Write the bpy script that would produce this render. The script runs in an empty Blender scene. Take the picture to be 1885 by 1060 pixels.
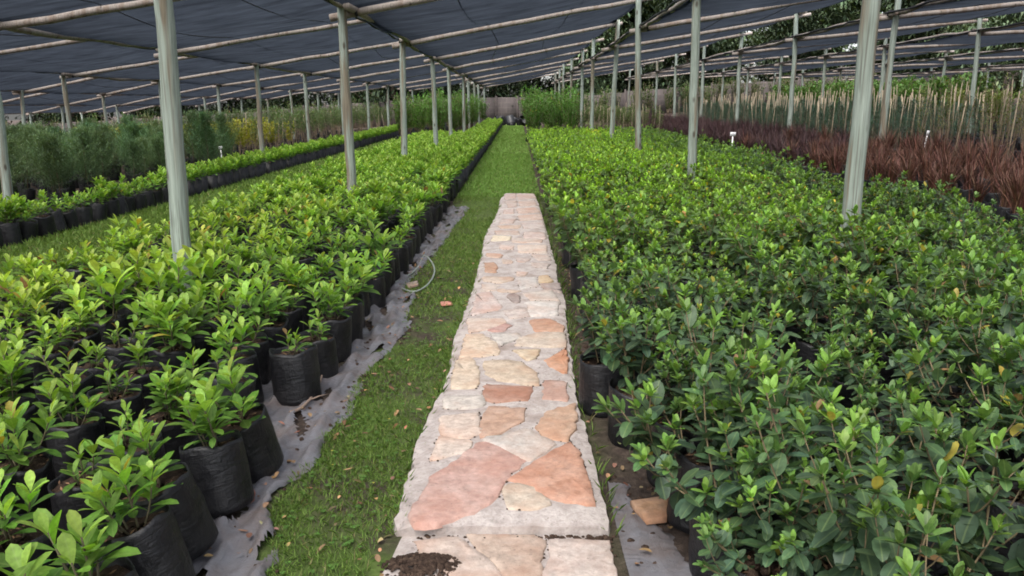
import bpy, math, numpy as np
from mathutils import Vector, Matrix, Euler

R = math.radians
SC = bpy.context.scene
COL = SC.collection

# ------------------------------------------------------------------ camera
PITCH, YAW, FPX, CAM_H = R(12.6), R(0.38), 1500.0, 1.65
cam_d = bpy.data.cameras.new("camera")
cam = bpy.data.objects.new("camera", cam_d)
COL.objects.link(cam)
cam.location = (0, 0, CAM_H)
cam.rotation_euler = (math.pi / 2 - PITCH, 0, YAW)
cam_d.sensor_width = 36
cam_d.lens = FPX / 1885 * 36
cam_d.clip_start = 0.05
cam_d.clip_end = 1000
SC.camera = cam

# ------------------------------------------------------------------ sky and sun (bright overcast)
SUN_EL, SUN_AZ = R(55), R(205)
w = bpy.data.worlds.new("World")
SC.world = w
w.use_nodes = True
nt = w.node_tree
bg = nt.nodes["Background"]
sky = nt.nodes.new("ShaderNodeTexSky")
sky.sky_type = 'NISHITA'
sky.sun_disc = False
sky.sun_elevation = SUN_EL
sky.sun_rotation = SUN_AZ
sky.air_density = 1.0
sky.dust_density = 4.0
hs = nt.nodes.new("ShaderNodeHueSaturation")
hs.inputs['Saturation'].default_value = 0.35
nt.links.new(sky.outputs[0], hs.inputs['Color'])
nt.links.new(hs.outputs[0], bg.inputs[0])
bg.inputs[1].default_value = 0.15
sl = bpy.data.lights.new("sun", 'SUN')
sl.energy = 1.2
sl.angle = R(25)
sl.color = (1.0, 0.96, 0.9)
so = bpy.data.objects.new("sun", sl)
COL.objects.link(so)
so.rotation_euler = Vector((math.sin(SUN_AZ) * math.cos(SUN_EL), math.cos(SUN_AZ) * math.cos(SUN_EL), math.sin(SUN_EL))).to_track_quat('Z', 'Y').to_euler()

SC.view_settings.view_transform = 'Standard'
SC.view_settings.look = 'None'
SC.view_settings.gamma = 1.0
SC.view_settings.exposure = 2.0
cy = SC.cycles
cy.max_bounces = 8
cy.diffuse_bounces = 5
cy.glossy_bounces = 2
cy.transmission_bounces = 5
cy.transparent_max_bounces = 12
cy.use_denoising = True
cy.filter_width = 1.8

# ------------------------------------------------------------------ helpers
CAMROT = Euler((math.pi / 2 - PITCH, 0, YAW)).to_matrix()


def G(u, v, z=0.0):
    """the world point at height z that shows at photo pixel (u, v)"""
    d = CAMROT @ Vector(((u - 942.5) / FPX, -(v - 530) / FPX, -1))
    t = (z - CAM_H) / d.z
    return (d.x * t, d.y * t, z)


TX = [-150, -60, -40, -23, -17.9, -12.9, -7.5, -6.4, -4.2, -1, 1, 2.7, 5, 6.2, 8, 13, 18, 30, 60, 150]
TZ = [-3.5, -3.0, -2.2, -1.25, -.8, -.4, -.17, -.1, -.03, 0, 0, .03, .04, .12, .36, .75, 1.12, 1.85, 2.6, 3]


def tz(x, y):
    return np.interp(x, TX, TZ) + .004 * np.maximum(0, np.asarray(y) - 15)


def lin(r, g, b, k=1.0):
    def f(c):
        c /= 255.0
        return (c / 12.92 if c <= .04045 else ((c + .055) / 1.055) ** 2.4) * k
    return (f(r), f(g), f(b))


def unit(a):
    return a / np.maximum(np.linalg.norm(a, axis=-1, keepdims=True), 1e-9)


class MB:
    """collects vertices, triangles/quads, tints and material numbers, and makes one mesh"""

    def __init__(s):
        s.V, s.T, s.Q, s.C, s.tm, s.qm, s.n = [], [], [], [], [], [], 0

    def add(s, V, F, col=(1, 1, 1, 1), mi=0):
        V = np.asarray(V, float).reshape(-1, 3)
        F = np.asarray(F, int)
        s.V.append(V)
        c = np.asarray(col, float)
        if c.ndim == 1:
            c = np.tile(np.append(c, 1.0)[:4], (len(V), 1))
        s.C.append(c)
        if F.shape[1] == 3:
            s.T.append(F + s.n)
            s.tm.append(np.full(len(F), mi))
        else:
            s.Q.append(F + s.n)
            s.qm.append(np.full(len(F), mi))
        s.n += len(V)
        return s

    def tube(s, pts, rad, sides=6, col=(1, 1, 1, 1), mi=0, cap=True):
        V, F, Tn = tube(pts, rad, sides, cap)
        s.add(V, F, col, mi)
        if cap:
            s.T.append(Tn + s.n - len(V))
            s.tm.append(np.full(len(Tn), mi))
        return s

    def box(s, x0, x1, y0, y1, z0, z1, col=(1, 1, 1, 1), mi=0):
        V = [(x, y, z) for z in (z0, z1) for y in (y0, y1) for x in (x0, x1)]
        F = [(0, 2, 3, 1), (4, 5, 7, 6), (0, 1, 5, 4), (2, 6, 7, 3), (0, 4, 6, 2), (1, 3, 7, 5)]
        return s.add(V, F, col, mi)

    def arrays(s):
        V = np.concatenate(s.V)
        T = np.concatenate(s.T) if s.T else np.zeros((0, 3), int)
        Q = np.concatenate(s.Q) if s.Q else np.zeros((0, 4), int)
        return V, T, Q, np.concatenate(s.C)

    def mesh(s, name, mats, smooth=True):
        V, T, Q, C = s.arrays()
        me = bpy.data.meshes.new(name)
        me.vertices.add(len(V))
        me.vertices.foreach_set("co", V.astype(np.float32).ravel())
        me.loops.add(T.size + Q.size)
        me.loops.foreach_set("vertex_index", np.concatenate([T.ravel(), Q.ravel()]).astype(np.int32))
        me.polygons.add(len(T) + len(Q))
        st = np.concatenate([np.arange(len(T)) * 3, T.size + np.arange(len(Q)) * 4]).astype(np.int32)
        me.polygons.foreach_set("loop_start", st)
        mi = np.concatenate([*(s.tm or []), *(s.qm or [])]).astype(np.int32)
        me.polygons.foreach_set("material_index", mi)
        me.polygons.foreach_set("use_smooth", np.full(len(mi), smooth))
        a = me.attributes.new("tint", 'FLOAT_COLOR', 'POINT')
        a.data.foreach_set("color", C.astype(np.float32).ravel())
        for m in (mats if isinstance(mats, (list, tuple)) else [mats]):
            me.materials.append(m)
        me.update(calc_edges=True)
        me.validate()
        return me


def tube(pts, rad, sides=6, cap=True):
    P = np.asarray(pts, float)
    n = len(P)
    rad = np.broadcast_to(np.asarray(rad, float), (n,))
    d = unit(np.gradient(P, axis=0))
    ref = np.array([1.0, 0, 0]) if abs(d[:, 2]).mean() > .7 else np.array([0, 0, 1.0])
    a = unit(np.cross(d, ref))
    b = np.cross(d, a)
    th = np.arange(sides) * 2 * math.pi / sides
    V = P[:, None] + rad[:, None, None] * (a[:, None] * np.cos(th)[None, :, None] + b[:, None] * np.sin(th)[None, :, None])
    V = V.reshape(-1, 3)
    F = []
    for i in range(n - 1):
        for j in range(sides):
            k = (j + 1) % sides
            F.append((i * sides + j, i * sides + k, (i + 1) * sides + k, (i + 1) * sides + j))
    T = []
    if cap:
        V = np.concatenate([V, P[:1], P[-1:]])
        c0, c1 = n * sides, n * sides + 1
        for j in range(sides):
            k = (j + 1) % sides
            T += [(c0, k, j), (c1, (n - 1) * sides + j, (n - 1) * sides + k)]
    return V, np.array(F), np.array(T)


def link(name, data, parent=None, loc=None, rot=None, scale=None, color=None):
    o = bpy.data.objects.new(name, data)
    COL.objects.link(o)
    if parent is not None:
        o.parent = parent
    if loc is not None:
        o.location = loc
    if rot is not None:
        o.rotation_euler = rot
    if scale is not None:
        o.scale = (scale,) * 3 if np.isscalar(scale) else scale
    if color is not None:
        o.color = color
    return o


def tag(o, label, cat, group=None, kind=None):
    o["label"] = label
    o["category"] = cat
    if group:
        o["group"] = group
    o["kind"] = kind or "thing"
    return o


def thing(name, label, cat, loc=(0, 0, 0), rot=(0, 0, 0), group=None, scale=None):
    return tag(link(name, None, None, loc, rot, scale), label, cat, group)


def structure(o, label=None):
    o["kind"] = "structure"
    if label:
        o["label"] = label
    return o


ONES = "first second third fourth fifth sixth seventh eighth ninth tenth eleventh twelfth thirteenth fourteenth fifteenth sixteenth seventeenth eighteenth nineteenth".split()
TENS = {20: ("twentieth", "twenty"), 30: ("thirtieth", "thirty"), 40: ("fortieth", "forty"), 50: ("fiftieth", "fifty"), 60: ("sixtieth", "sixty"),
        70: ("seventieth", "seventy"), 80: ("eightieth", "eighty"), 90: ("ninetieth", "ninety")}


def nth(i):
    """0 -> first"""
    n = i + 1
    if n < 20:
        return ONES[n - 1]
    a, b = TENS[n // 10 * 10]
    return a if n % 10 == 0 else b + "-" + ONES[n % 10 - 1]


# ------------------------------------------------------------------ materials
def mat(name):
    m = bpy.data.materials.new(name)
    m.use_nodes = True
    m.node_tree.nodes.clear()
    return m, Nodes(m.node_tree)


class Nodes:
    def __init__(s, t):
        s.t = t

    def n(s, kind, **kw):
        nd = s.t.nodes.new("ShaderNode" + kind)
        for k, v in kw.items():
            if hasattr(nd, k) and k not in nd.inputs:
                setattr(nd, k, v)
            else:
                s.put(nd, k, v)
        return nd

    def put(s, nd, k, v):
        i = nd.inputs[int(k[1:])] if (k[0] == "i" and k[1:].isdigit()) else nd.inputs[k]
        if isinstance(v, bpy.types.NodeSocket):
            s.t.links.new(v, i)
        elif isinstance(v, bpy.types.Node):
            s.t.links.new(v.outputs[0], i)
        else:
            if i.type == 'RGBA' and len(v) == 3:
                v = (*v, 1)
            i.default_value = v

    def math(s, op, a, b=0.0, clamp=False):
        nd = s.n("Math", operation=op, use_clamp=clamp)
        s.put(nd, "i0", a)
        s.put(nd, "i1", b)
        return nd.outputs[0]

    def mix(s, f, a, b, mode='MIX'):
        nd = s.n("Mix", data_type='RGBA', blend_type=mode)
        s.put(nd, "i0", f)
        s.put(nd, "i6", a)
        s.put(nd, "i7", b)
        return nd.outputs[2]

    def noise(s, vec, scale, detail=4.0, rough=.55, dist=0.0):
        nd = s.n("TexNoise")
        s.put(nd, "Vector", vec)
        nd.inputs["Scale"].default_value = scale
        nd.inputs["Detail"].default_value = detail
        nd.inputs["Roughness"].default_value = rough
        nd.inputs["Distortion"].default_value = dist
        return nd.outputs[0]

    def ramp(s, f, *stops):
        nd = s.n("ValToRGB")
        s.put(nd, "i0", f)
        e = nd.color_ramp.elements
        while len(e) < len(stops):
            e.new(0.5)
        for k, (p, c) in enumerate(stops):
            e[k].position = p
            e[k].color = (*((c,) * 3 if np.isscalar(c) else c), 1)
        return nd.outputs[0]

    def scale(s, vec, sc):
        nd = s.n("Mapping")
        s.put(nd, "Vector", vec)
        nd.inputs["Scale"].default_value = sc
        return nd.outputs[0]

    def coord(s):
        return s.n("TexCoord").outputs["Object"]

    def bump(s, h, strength=.3, dist=.01):
        nd = s.n("Bump")
        nd.inputs["Strength"].default_value = strength
        nd.inputs["Distance"].default_value = dist
        s.put(nd, "Height", h)
        return nd.outputs[0]

    def out(s, sh):
        o = s.n("OutputMaterial")
        s.t.links.new(sh.outputs[0] if isinstance(sh, bpy.types.Node) else sh, o.inputs[0])

    def pbr(s, **kw):
        nd = s.n("BsdfPrincipled")
        for k, v in kw.items():
            s.put(nd, {"color": "Base Color", "rough": "Roughness", "normal": "Normal", "spec": "Specular IOR Level", "alpha": "Alpha"}[k], v)
        return nd


def leaf_material(name, rough=.42, trans=.3, spec=.45):
    m, N = mat(name)
    at = N.n("Attribute", attribute_name="tint")
    oi = N.n("ObjectInfo")
    c = N.mix(1.0, at.outputs["Color"], oi.outputs["Color"], 'MULTIPLY')
    v = N.noise(N.coord(), 60, 2)
    c = N.mix(.55, c, N.ramp(v, (.3, .55), (.7, 1.3)), 'MULTIPLY')
    rib = N.math('LESS_THAN', at.outputs["Alpha"], .09)
    c = N.mix(N.math('MULTIPLY', rib, .2), c, (.28, .36, .13))
    p = N.pbr(color=c, rough=rough, spec=spec)
    tr = N.n("BsdfTranslucent")
    N.put(tr, "Color", N.mix(1.0, c, (1.5, 1.5, .6), 'MULTIPLY'))
    mx = N.n("MixShader")
    mx.inputs[0].default_value = trans
    N.t.links.new(p.outputs[0], mx.inputs[1])
    N.t.links.new(tr.outputs[0], mx.inputs[2])
    N.out(mx)
    return m


M_LEAF = leaf_material("shrub leaf", .52, .38, .28)
M_BUSH = leaf_material("bush leaf", .5, .26, .36)
M_FINE = leaf_material("fine foliage", .6, .25, .2)
M_TREE = leaf_material("tree foliage", .7, .15, .15)


def tint_material(name, rough=.8, spec=.3, bumpy=0, nscale=30, contrast=.35):
    """surface whose own colour is the piece's tint, mottled"""
    m, N = mat(name)
    at = N.n("Attribute", attribute_name="tint")
    co = N.coord()
    v = N.noise(co, nscale, 5, .65)
    c = N.mix(1.0, at.outputs["Color"], N.ramp(v, (.25, 1 - contrast), (.75, 1 + contrast)), 'MULTIPLY')
    kw = dict(color=c, rough=rough, spec=spec)
    if bumpy:
        kw["normal"] = N.bump(v, bumpy, .01)
    N.out(N.pbr(**kw))
    return m


M_STEM = tint_material("stem bark", .75)
M_BLADE = tint_material("dry blade", .6, .3)
M_LITTER = tint_material("dry litter", .8, .2)
M_CANE = tint_material("bamboo cane", .6, .3, 0, 12)


def post_material(name, pale, brown, grey):
    m, N = mat(name)
    co = N.coord()
    oi = N.n("ObjectInfo")
    off = N.n("VectorMath", operation='ADD')
    N.put(off, "i0", co)
    rnd = N.n("CombineXYZ")
    N.put(rnd, "i0", N.math('MULTIPLY', oi.outputs["Random"], 40))
    N.put(rnd, "i2", N.math('MULTIPLY', oi.outputs["Random"], 17))
    N.put(off, "i1", rnd)
    co = off.outputs[0]
    grain = N.noise(N.scale(co, (26, 26, 1.2)), 1.6, 6, .6, .4)
    broad = N.noise(N.scale(co, (8, 8, .5)), 1.0, 3)
    c = N.mix(N.ramp(grain, (.3, 0.0), (.72, 1.0)), grey, pale)
    c = N.mix(N.ramp(broad, (.52, 0.0), (.60, .85)), c, brown)
    vor = N.n("TexVoronoi")
    N.put(vor, "Vector", N.scale(co, (7, 7, 3.0)))
    vor.inputs["Scale"].default_value = 1.0
    knot = N.ramp(vor.outputs["Distance"], (.09, 1.0), (.19, 0.0))
    c = N.mix(N.math('MULTIPLY', knot, .8), c, (.05, .035, .025))
    fine = N.noise(N.scale(co, (95, 95, 3.0)), 1.0, 4, .6)
    c = N.mix(.75, c, N.ramp(fine, (.25, .45), (.5, 1.0), (.75, 1.35)), 'MULTIPLY')
    crack = N.noise(N.scale(co, (60, 60, .8)), 1.0, 2)
    ck = N.ramp(crack, (.60, 0.0), (.66, 1.0))
    c = N.mix(N.math('MULTIPLY', ck, .6), c, (.09, .08, .065))
    N.out(N.pbr(color=c, rough=.8, spec=.2, normal=N.bump(grain, .35, .006)))
    return m


M_POST = post_material("treated post timber", (.30, .345, .305), (.17, .135, .095), (.19, .225, .195))
M_POLE = post_material("weathered pole timber", (.32, .28, .25), (.20, .155, .125), (.23, .20, .18))


def cloth_material():
    m, N = mat("black shade netting")
    g = N.n("NewGeometry")
    dt = N.n("VectorMath", operation='DOT_PRODUCT')
    N.put(dt, "i0", g.outputs["Normal"])
    N.put(dt, "i1", g.outputs["Incoming"])
    ca = N.math('MAXIMUM', N.math('ABSOLUTE', dt.outputs["Value"]), .02)
    # woven net: the light that passes the holes falls off with the slant at which it meets the net
    dens = N.noise(N.scale(N.coord(), (.5, .22, 1)), 1.0, 4)
    k = N.math('ADD', N.math('MULTIPLY', dens, .14), .21)      # thread width / thread spacing
    T = N.math('MULTIPLY', N.math('MAXIMUM', N.math('SUBTRACT', 1.0, N.math('DIVIDE', k, ca)), 0.0), .72)
    co = N.coord()
    weave = N.noise(N.scale(co, (.9, 3.2, 1)), 1.3, 5, .6)
    c = N.mix(1.0, (.0106, .0127, .0165), N.ramp(weave, (.28, .55), (.72, 1.5)), 'MULTIPLY')
    d = N.n("BsdfDiffuse")
    N.put(d, "Color", c)
    t = N.n("BsdfTranslucent")
    N.put(t, "Color", c)
    a = N.n("AddShader")
    N.t.links.new(d.outputs[0], a.inputs[0])
    N.t.links.new(t.outputs[0], a.inputs[1])
    tp = N.n("BsdfTransparent")
    mx = N.n("MixShader")
    N.put(mx, "i0", T)
    N.t.links.new(a.outputs[0], mx.inputs[1])
    N.t.links.new(tp.outputs[0], mx.inputs[2])
    N.out(mx)
    return m


M_CLOTH = cloth_material()


def plastic_material(name, base, dust, amount, rough=.4, sc=5.0):
    m, N = mat(name)
    co = N.coord()
    n1 = N.noise(co, sc, 6, .65)
    n2 = N.noise(N.scale(co, (1, 1, .35)), sc * 4, 4, .6, .6)
    f = N.ramp(n1, (.42, 0.0), (.75, amount))
    c = N.mix(f, base, dust)
    r = N.math('ADD', rough, N.math('MULTIPLY', f, .35))
    N.out(N.pbr(color=c, rough=r, spec=.35, normal=N.bump(N.math('ADD', n2, N.noise(N.scale(co, (2.2, 2.2, 9)), 3.0, 4, .6, 1.2)), .5, .015)))
    return m


M_BAG = plastic_material("black polythene bag", (.006, .006, .0075), (.035, .033, .034), .4, .42, 7)
M_SHEET = plastic_material("grey ground sheet", (.145, .142, .155), (.10, .07, .055), .92, .36, 4)
M_ROLL = plastic_material("rolled netting", (.012, .012, .016), (.04, .04, .045), .4, .8, 9)


def soil_material():
    m, N = mat("potting soil")
    co = N.coord()
    n1 = N.noise(co, 45, 6, .7)
    n2 = N.noise(co, 160, 3, .6)
    c = N.ramp(n1, (.3, (.022, .014, .011)), (.55, (.06, .04, .03)), (.78, (.16, .11, .075)))
    N.out(N.pbr(color=c, rough=.95, spec=.1, normal=N.bump(n2, .9, .01)))
    return m


M_SOIL = soil_material()


def ground_material():
    m, N = mat("nursery ground")
    g = N.n("NewGeometry")
    P = g.outputs["Position"]
    sep = N.n("SeparateXYZ")
    N.put(sep, "i0", P)
    wob = N.math('MULTIPLY', N.math('SUBTRACT', N.noise(P, 1.1, 5, .6), .5), .7)
    x = N.math('ADD', sep.outputs[0], wob)
    f = N.math('DIVIDE', N.math('ADD', x, 16.0), 32.0)      # x -16..16 -> 0..1

    def at(v):
        return (v + 16.0) / 32.0
    e = .25
    lawn = N.ramp(f, (at(-6.6 - e), 0.0), (at(-6.5), 1.0), (at(-4.1), 1.0), (at(-3.9), 0.0), (at(-1.12), 0.0), (at(-.95), 1.0),
                  (at(.30), 1.0), (at(.40), 0.0), (at(5.3), 0.0), (at(5.5), .9), (at(6.0), .9), (at(6.2), 0.0))
    # bare, trodden patches
    patch = N.ramp(N.noise(P, 1.7, 5, .65), (.42, 0.0), (.58, .95))
    far = N.math('MULTIPLY', N.math('SUBTRACT', sep.outputs[1], 9.0), .2, True)
    keep = N.math('SUBTRACT', 1.0, N.math('MULTIPLY', patch, N.math('SUBTRACT', 1.0, far)))
    lawn = N.math('MULTIPLY', lawn, keep)
    ng = N.noise(P, 9, 6, .65)
    grass = N.ramp(ng, (.3, (.045, .062, .02)), (.6, (.08, .12, .03)), (.8, (.12, .14, .055)))
    ns = N.noise(P, 22, 6, .7)
    soil = N.ramp(ns, (.3, (.025, .019, .016)), (.55, (.06, .045, .037)), (.8, (.13, .10, .08)))
    c = N.mix(lawn, soil, grass)
    N.out(N.pbr(color=c, rough=.95, spec=.1, normal=N.bump(ns, .6, .03)))
    return m


M_GROUND = ground_material()


def stone_material():
    m, N = mat("flagstone")
    at = N.n("Attribute", attribute_name="tint")
    co = N.coord()
    n1 = N.noise(co, 7, 6, .65, .4)
    n2 = N.noise(co, 34, 5, .7)
    c = N.mix(1.0, at.outputs["Color"], N.ramp(n2, (.25, .66), (.75, 1.28)), 'MULTIPLY')
    c = N.mix(1.0, c, N.ramp(N.noise(co, 14, 5, .6), (.3, .78), (.7, 1.16)), 'MULTIPLY')
    c = N.mix(N.ramp(n1, (.42, 0.0), (.85, .38)), c, (.52, .45, .40))        # lime bloom left by the mortar
    c = N.mix(N.ramp(N.noise(co, 3.6, 5, .6), (.45, 0.0), (.72, .7)), c, N.mix(1.0, at.outputs["Color"], (.88, .62, .50), 'MULTIPLY'))
    c = N.mix(N.ramp(N.noise(co, 55, 3), (.63, 0.0), (.74, .6)), c, (.16, .12, .095))
    N.out(N.pbr(color=c, rough=.8, spec=.25, normal=N.bump(n2, .5, .012)))
    return m


M_STONE = stone_material()


def mortar_material():
    m, N = mat("cement mortar")
    co = N.coord()
    n1 = N.noise(co, 9, 6, .65)
    n2 = N.noise(co, 48, 6, .7)
    c = N.ramp(n1, (.28, (.28, .235, .215)), (.52, (.42, .37, .345)), (.75, (.53, .475, .445)))
    c = N.mix(.8, c, N.ramp(n2, (.28, .6), (.5, 1.0), (.75, 1.15)), 'MULTIPLY')
    c = N.mix(N.ramp(N.noise(co, 6, 6, .65), (.52, 0.0), (.70, .7)), c, (.21, .155, .125))
    c = N.mix(N.ramp(N.noise(co, 42, 3), (.65, 0.0), (.74, .7)), c, (.12, .095, .08))
    N.out(N.pbr(color=c, rough=.9, spec=.15, normal=N.bump(n2, .7, .015)))
    return m


M_MORTAR = mortar_material()


def wall_material():
    m, N = mat("precast wall panel")
    co = N.coord()
    n1 = N.noise(co, 3, 5)
    br = N.n("TexBrick")
    N.put(br, "Vector", N.n("Mapping", Vector=co, Rotation=(R(90), 0, 0)).outputs[0])
    br.inputs["Scale"].default_value = 1.0
    br.inputs["Brick Width"].default_value = .9
    br.inputs["Row Height"].default_value = .42
    br.inputs["Mortar Size"].default_value = .02
    N.put(br, "Color1", (.040, .031, .029))
    N.put(br, "Color2", (.032, .025, .0235))
    N.put(br, "Mortar", (.05, .04, .036))
    c = N.mix(.6, br.outputs[0], N.ramp(n1, (.3, .6), (.7, 1.2)), 'MULTIPLY')
    N.out(N.pbr(color=c, rough=.9))
    return m


M_WALL = wall_material()
M_WHITE = tint_material("white label plastic", .5, .4, 0, 20, .08)
M_HOSE = tint_material("pale hose", .5, .4, 0, 20, .12)
M_BARK = tint_material("tree bark", .9, .1, .5, 6)

# ------------------------------------------------------------------ ground sheet
gx = np.unique(np.concatenate([np.linspace(-150, -30, 14), np.linspace(-30, -8, 23), np.linspace(-8, 9, 70), np.linspace(9, 32, 24), np.linspace(32, 150, 14)]))
gy = np.unique(np.concatenate([np.linspace(-30, 0, 8), np.linspace(0, 30, 90), np.linspace(30, 80, 40), np.linspace(80, 400, 14)]))
X, Y = np.meshgrid(gx, gy)
Z = tz(X, Y)
nx, ny = len(gx), len(gy)
ii = np.arange(nx * ny).reshape(ny, nx)
F = np.stack([ii[:-1, :-1], ii[:-1, 1:], ii[1:, 1:], ii[1:, :-1]], -1).reshape(-1, 4)
b = MB().add(np.stack([X, Y, Z], -1).reshape(-1, 3), F)
structure(link("ground", b.mesh("ground", M_GROUND)), "earth and lawn floor of the plant nursery")

# ------------------------------------------------------------------ flagstone path
rp = np.random.default_rng(3)
PZ = .06
L_px = [(727, 962), (739, 915), (751, 873), (765, 815), (792, 751), (809, 720), (818, 705), (831, 664), (837, 611), (851, 585), (871, 530), (877, 504), (885, 473), (894, 427), (910, 401), (917, 386), (920, 367), (928, 356)]
R_px = [(1122, 958), (1108, 904), (1088, 812), (1064, 744), (1057, 690), (1050, 640), (1043, 599), (1040, 551), (1025, 508), (1024, 484), (1014, 455), (1010, 436), (1000, 402), (991, 372), (983, 356)]
Lw = np.array([G(u, v, PZ)[:2] for u, v in L_px])
Rw = np.array([G(u, v, PZ)[:2] for u, v in R_px])


def slab(b, y0, y1, fl, fr, ztop, zbot, nu=16, step=.06):
    ys = np.arange(y0, y1 + step, step)
    u = np.linspace(0, 1, nu)
    xl = np.array([fl(y) for y in ys]) + rp.normal(0, .005, len(ys))
    xr = np.array([fr(y) for y in ys]) + rp.normal(0, .005, len(ys))
    XX = xl[:, None] * (1 - u) + xr[:, None] * u
    YY = np.repeat(ys[:, None], nu, 1)
    ZZ = ztop + np.clip(rp.normal(0, .0024, XX.shape), -.004, .004)
    e = np.minimum(u, 1 - u)
    ZZ -= np.where(e < .02, .018, 0)[None] + np.where((e >= .02) & (e < .1), .004, 0)[None]
    ZZ[0] -= .015
    rows = [np.stack([XX, YY, ZZ], -1)]
    V = rows[0].reshape(-1, 3)
    n = len(ys)
    ii = np.arange(n * nu).reshape(n, nu)
    b.add(V, np.stack([ii[:-1, :-1], ii[:-1, 1:], ii[1:, 1:], ii[1:, :-1]], -1).reshape(-1, 4))
    ring = np.concatenate([ii[0, :], ii[1:, -1], ii[-1, -2::-1], ii[-2:0:-1, 0]])
    top = V[ring]
    cen = np.array([0, (y0 + y1) / 2, 0])
    low = top.copy()
    low[:, 2] = zbot
    low[:, 0] += np.sign(low[:, 0] - np.interp(low[:, 1], ys, (xl + xr) / 2)) * .012
    m = len(ring)
    k = np.arange(m)
    b.add(np.concatenate([top, low]), np.stack([k, m + k, m + (k + 1) % m, (k + 1) % m], -1))


fl = lambda y: np.interp(y, Lw[:, 1], Lw[:, 0])
fr = lambda y: np.interp(y, Rw[:, 1], Rw[:, 0])
b = MB()
y_start, y_end = Lw[0, 1], Lw[-1, 1]
slab(b, y_start, y_end, fl, fr, PZ, -.03)
path = structure(link("stone_path", b.mesh("stone_path", M_MORTAR)), "crazy paved stone path set in grey mortar")
b = MB()
NZ = .005
nl0, nl1, nr0, nr1 = G(683, 1036, NZ), G(728, 985, NZ), G(1156, 1060, NZ), G(1123, 985, NZ)
slab(b, 1.2, y_start - .012, lambda y: np.interp(y, [1.2, nl0[1], y_start], [nl0[0] - .12, nl0[0], nl1[0] - .02]), lambda y: np.interp(y, [1.2, y_start], [nr0[0] + .02, nr1[0]]), NZ, -.05)
link("lower_slab", b.mesh("lower_slab", M_MORTAR), path)

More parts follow.
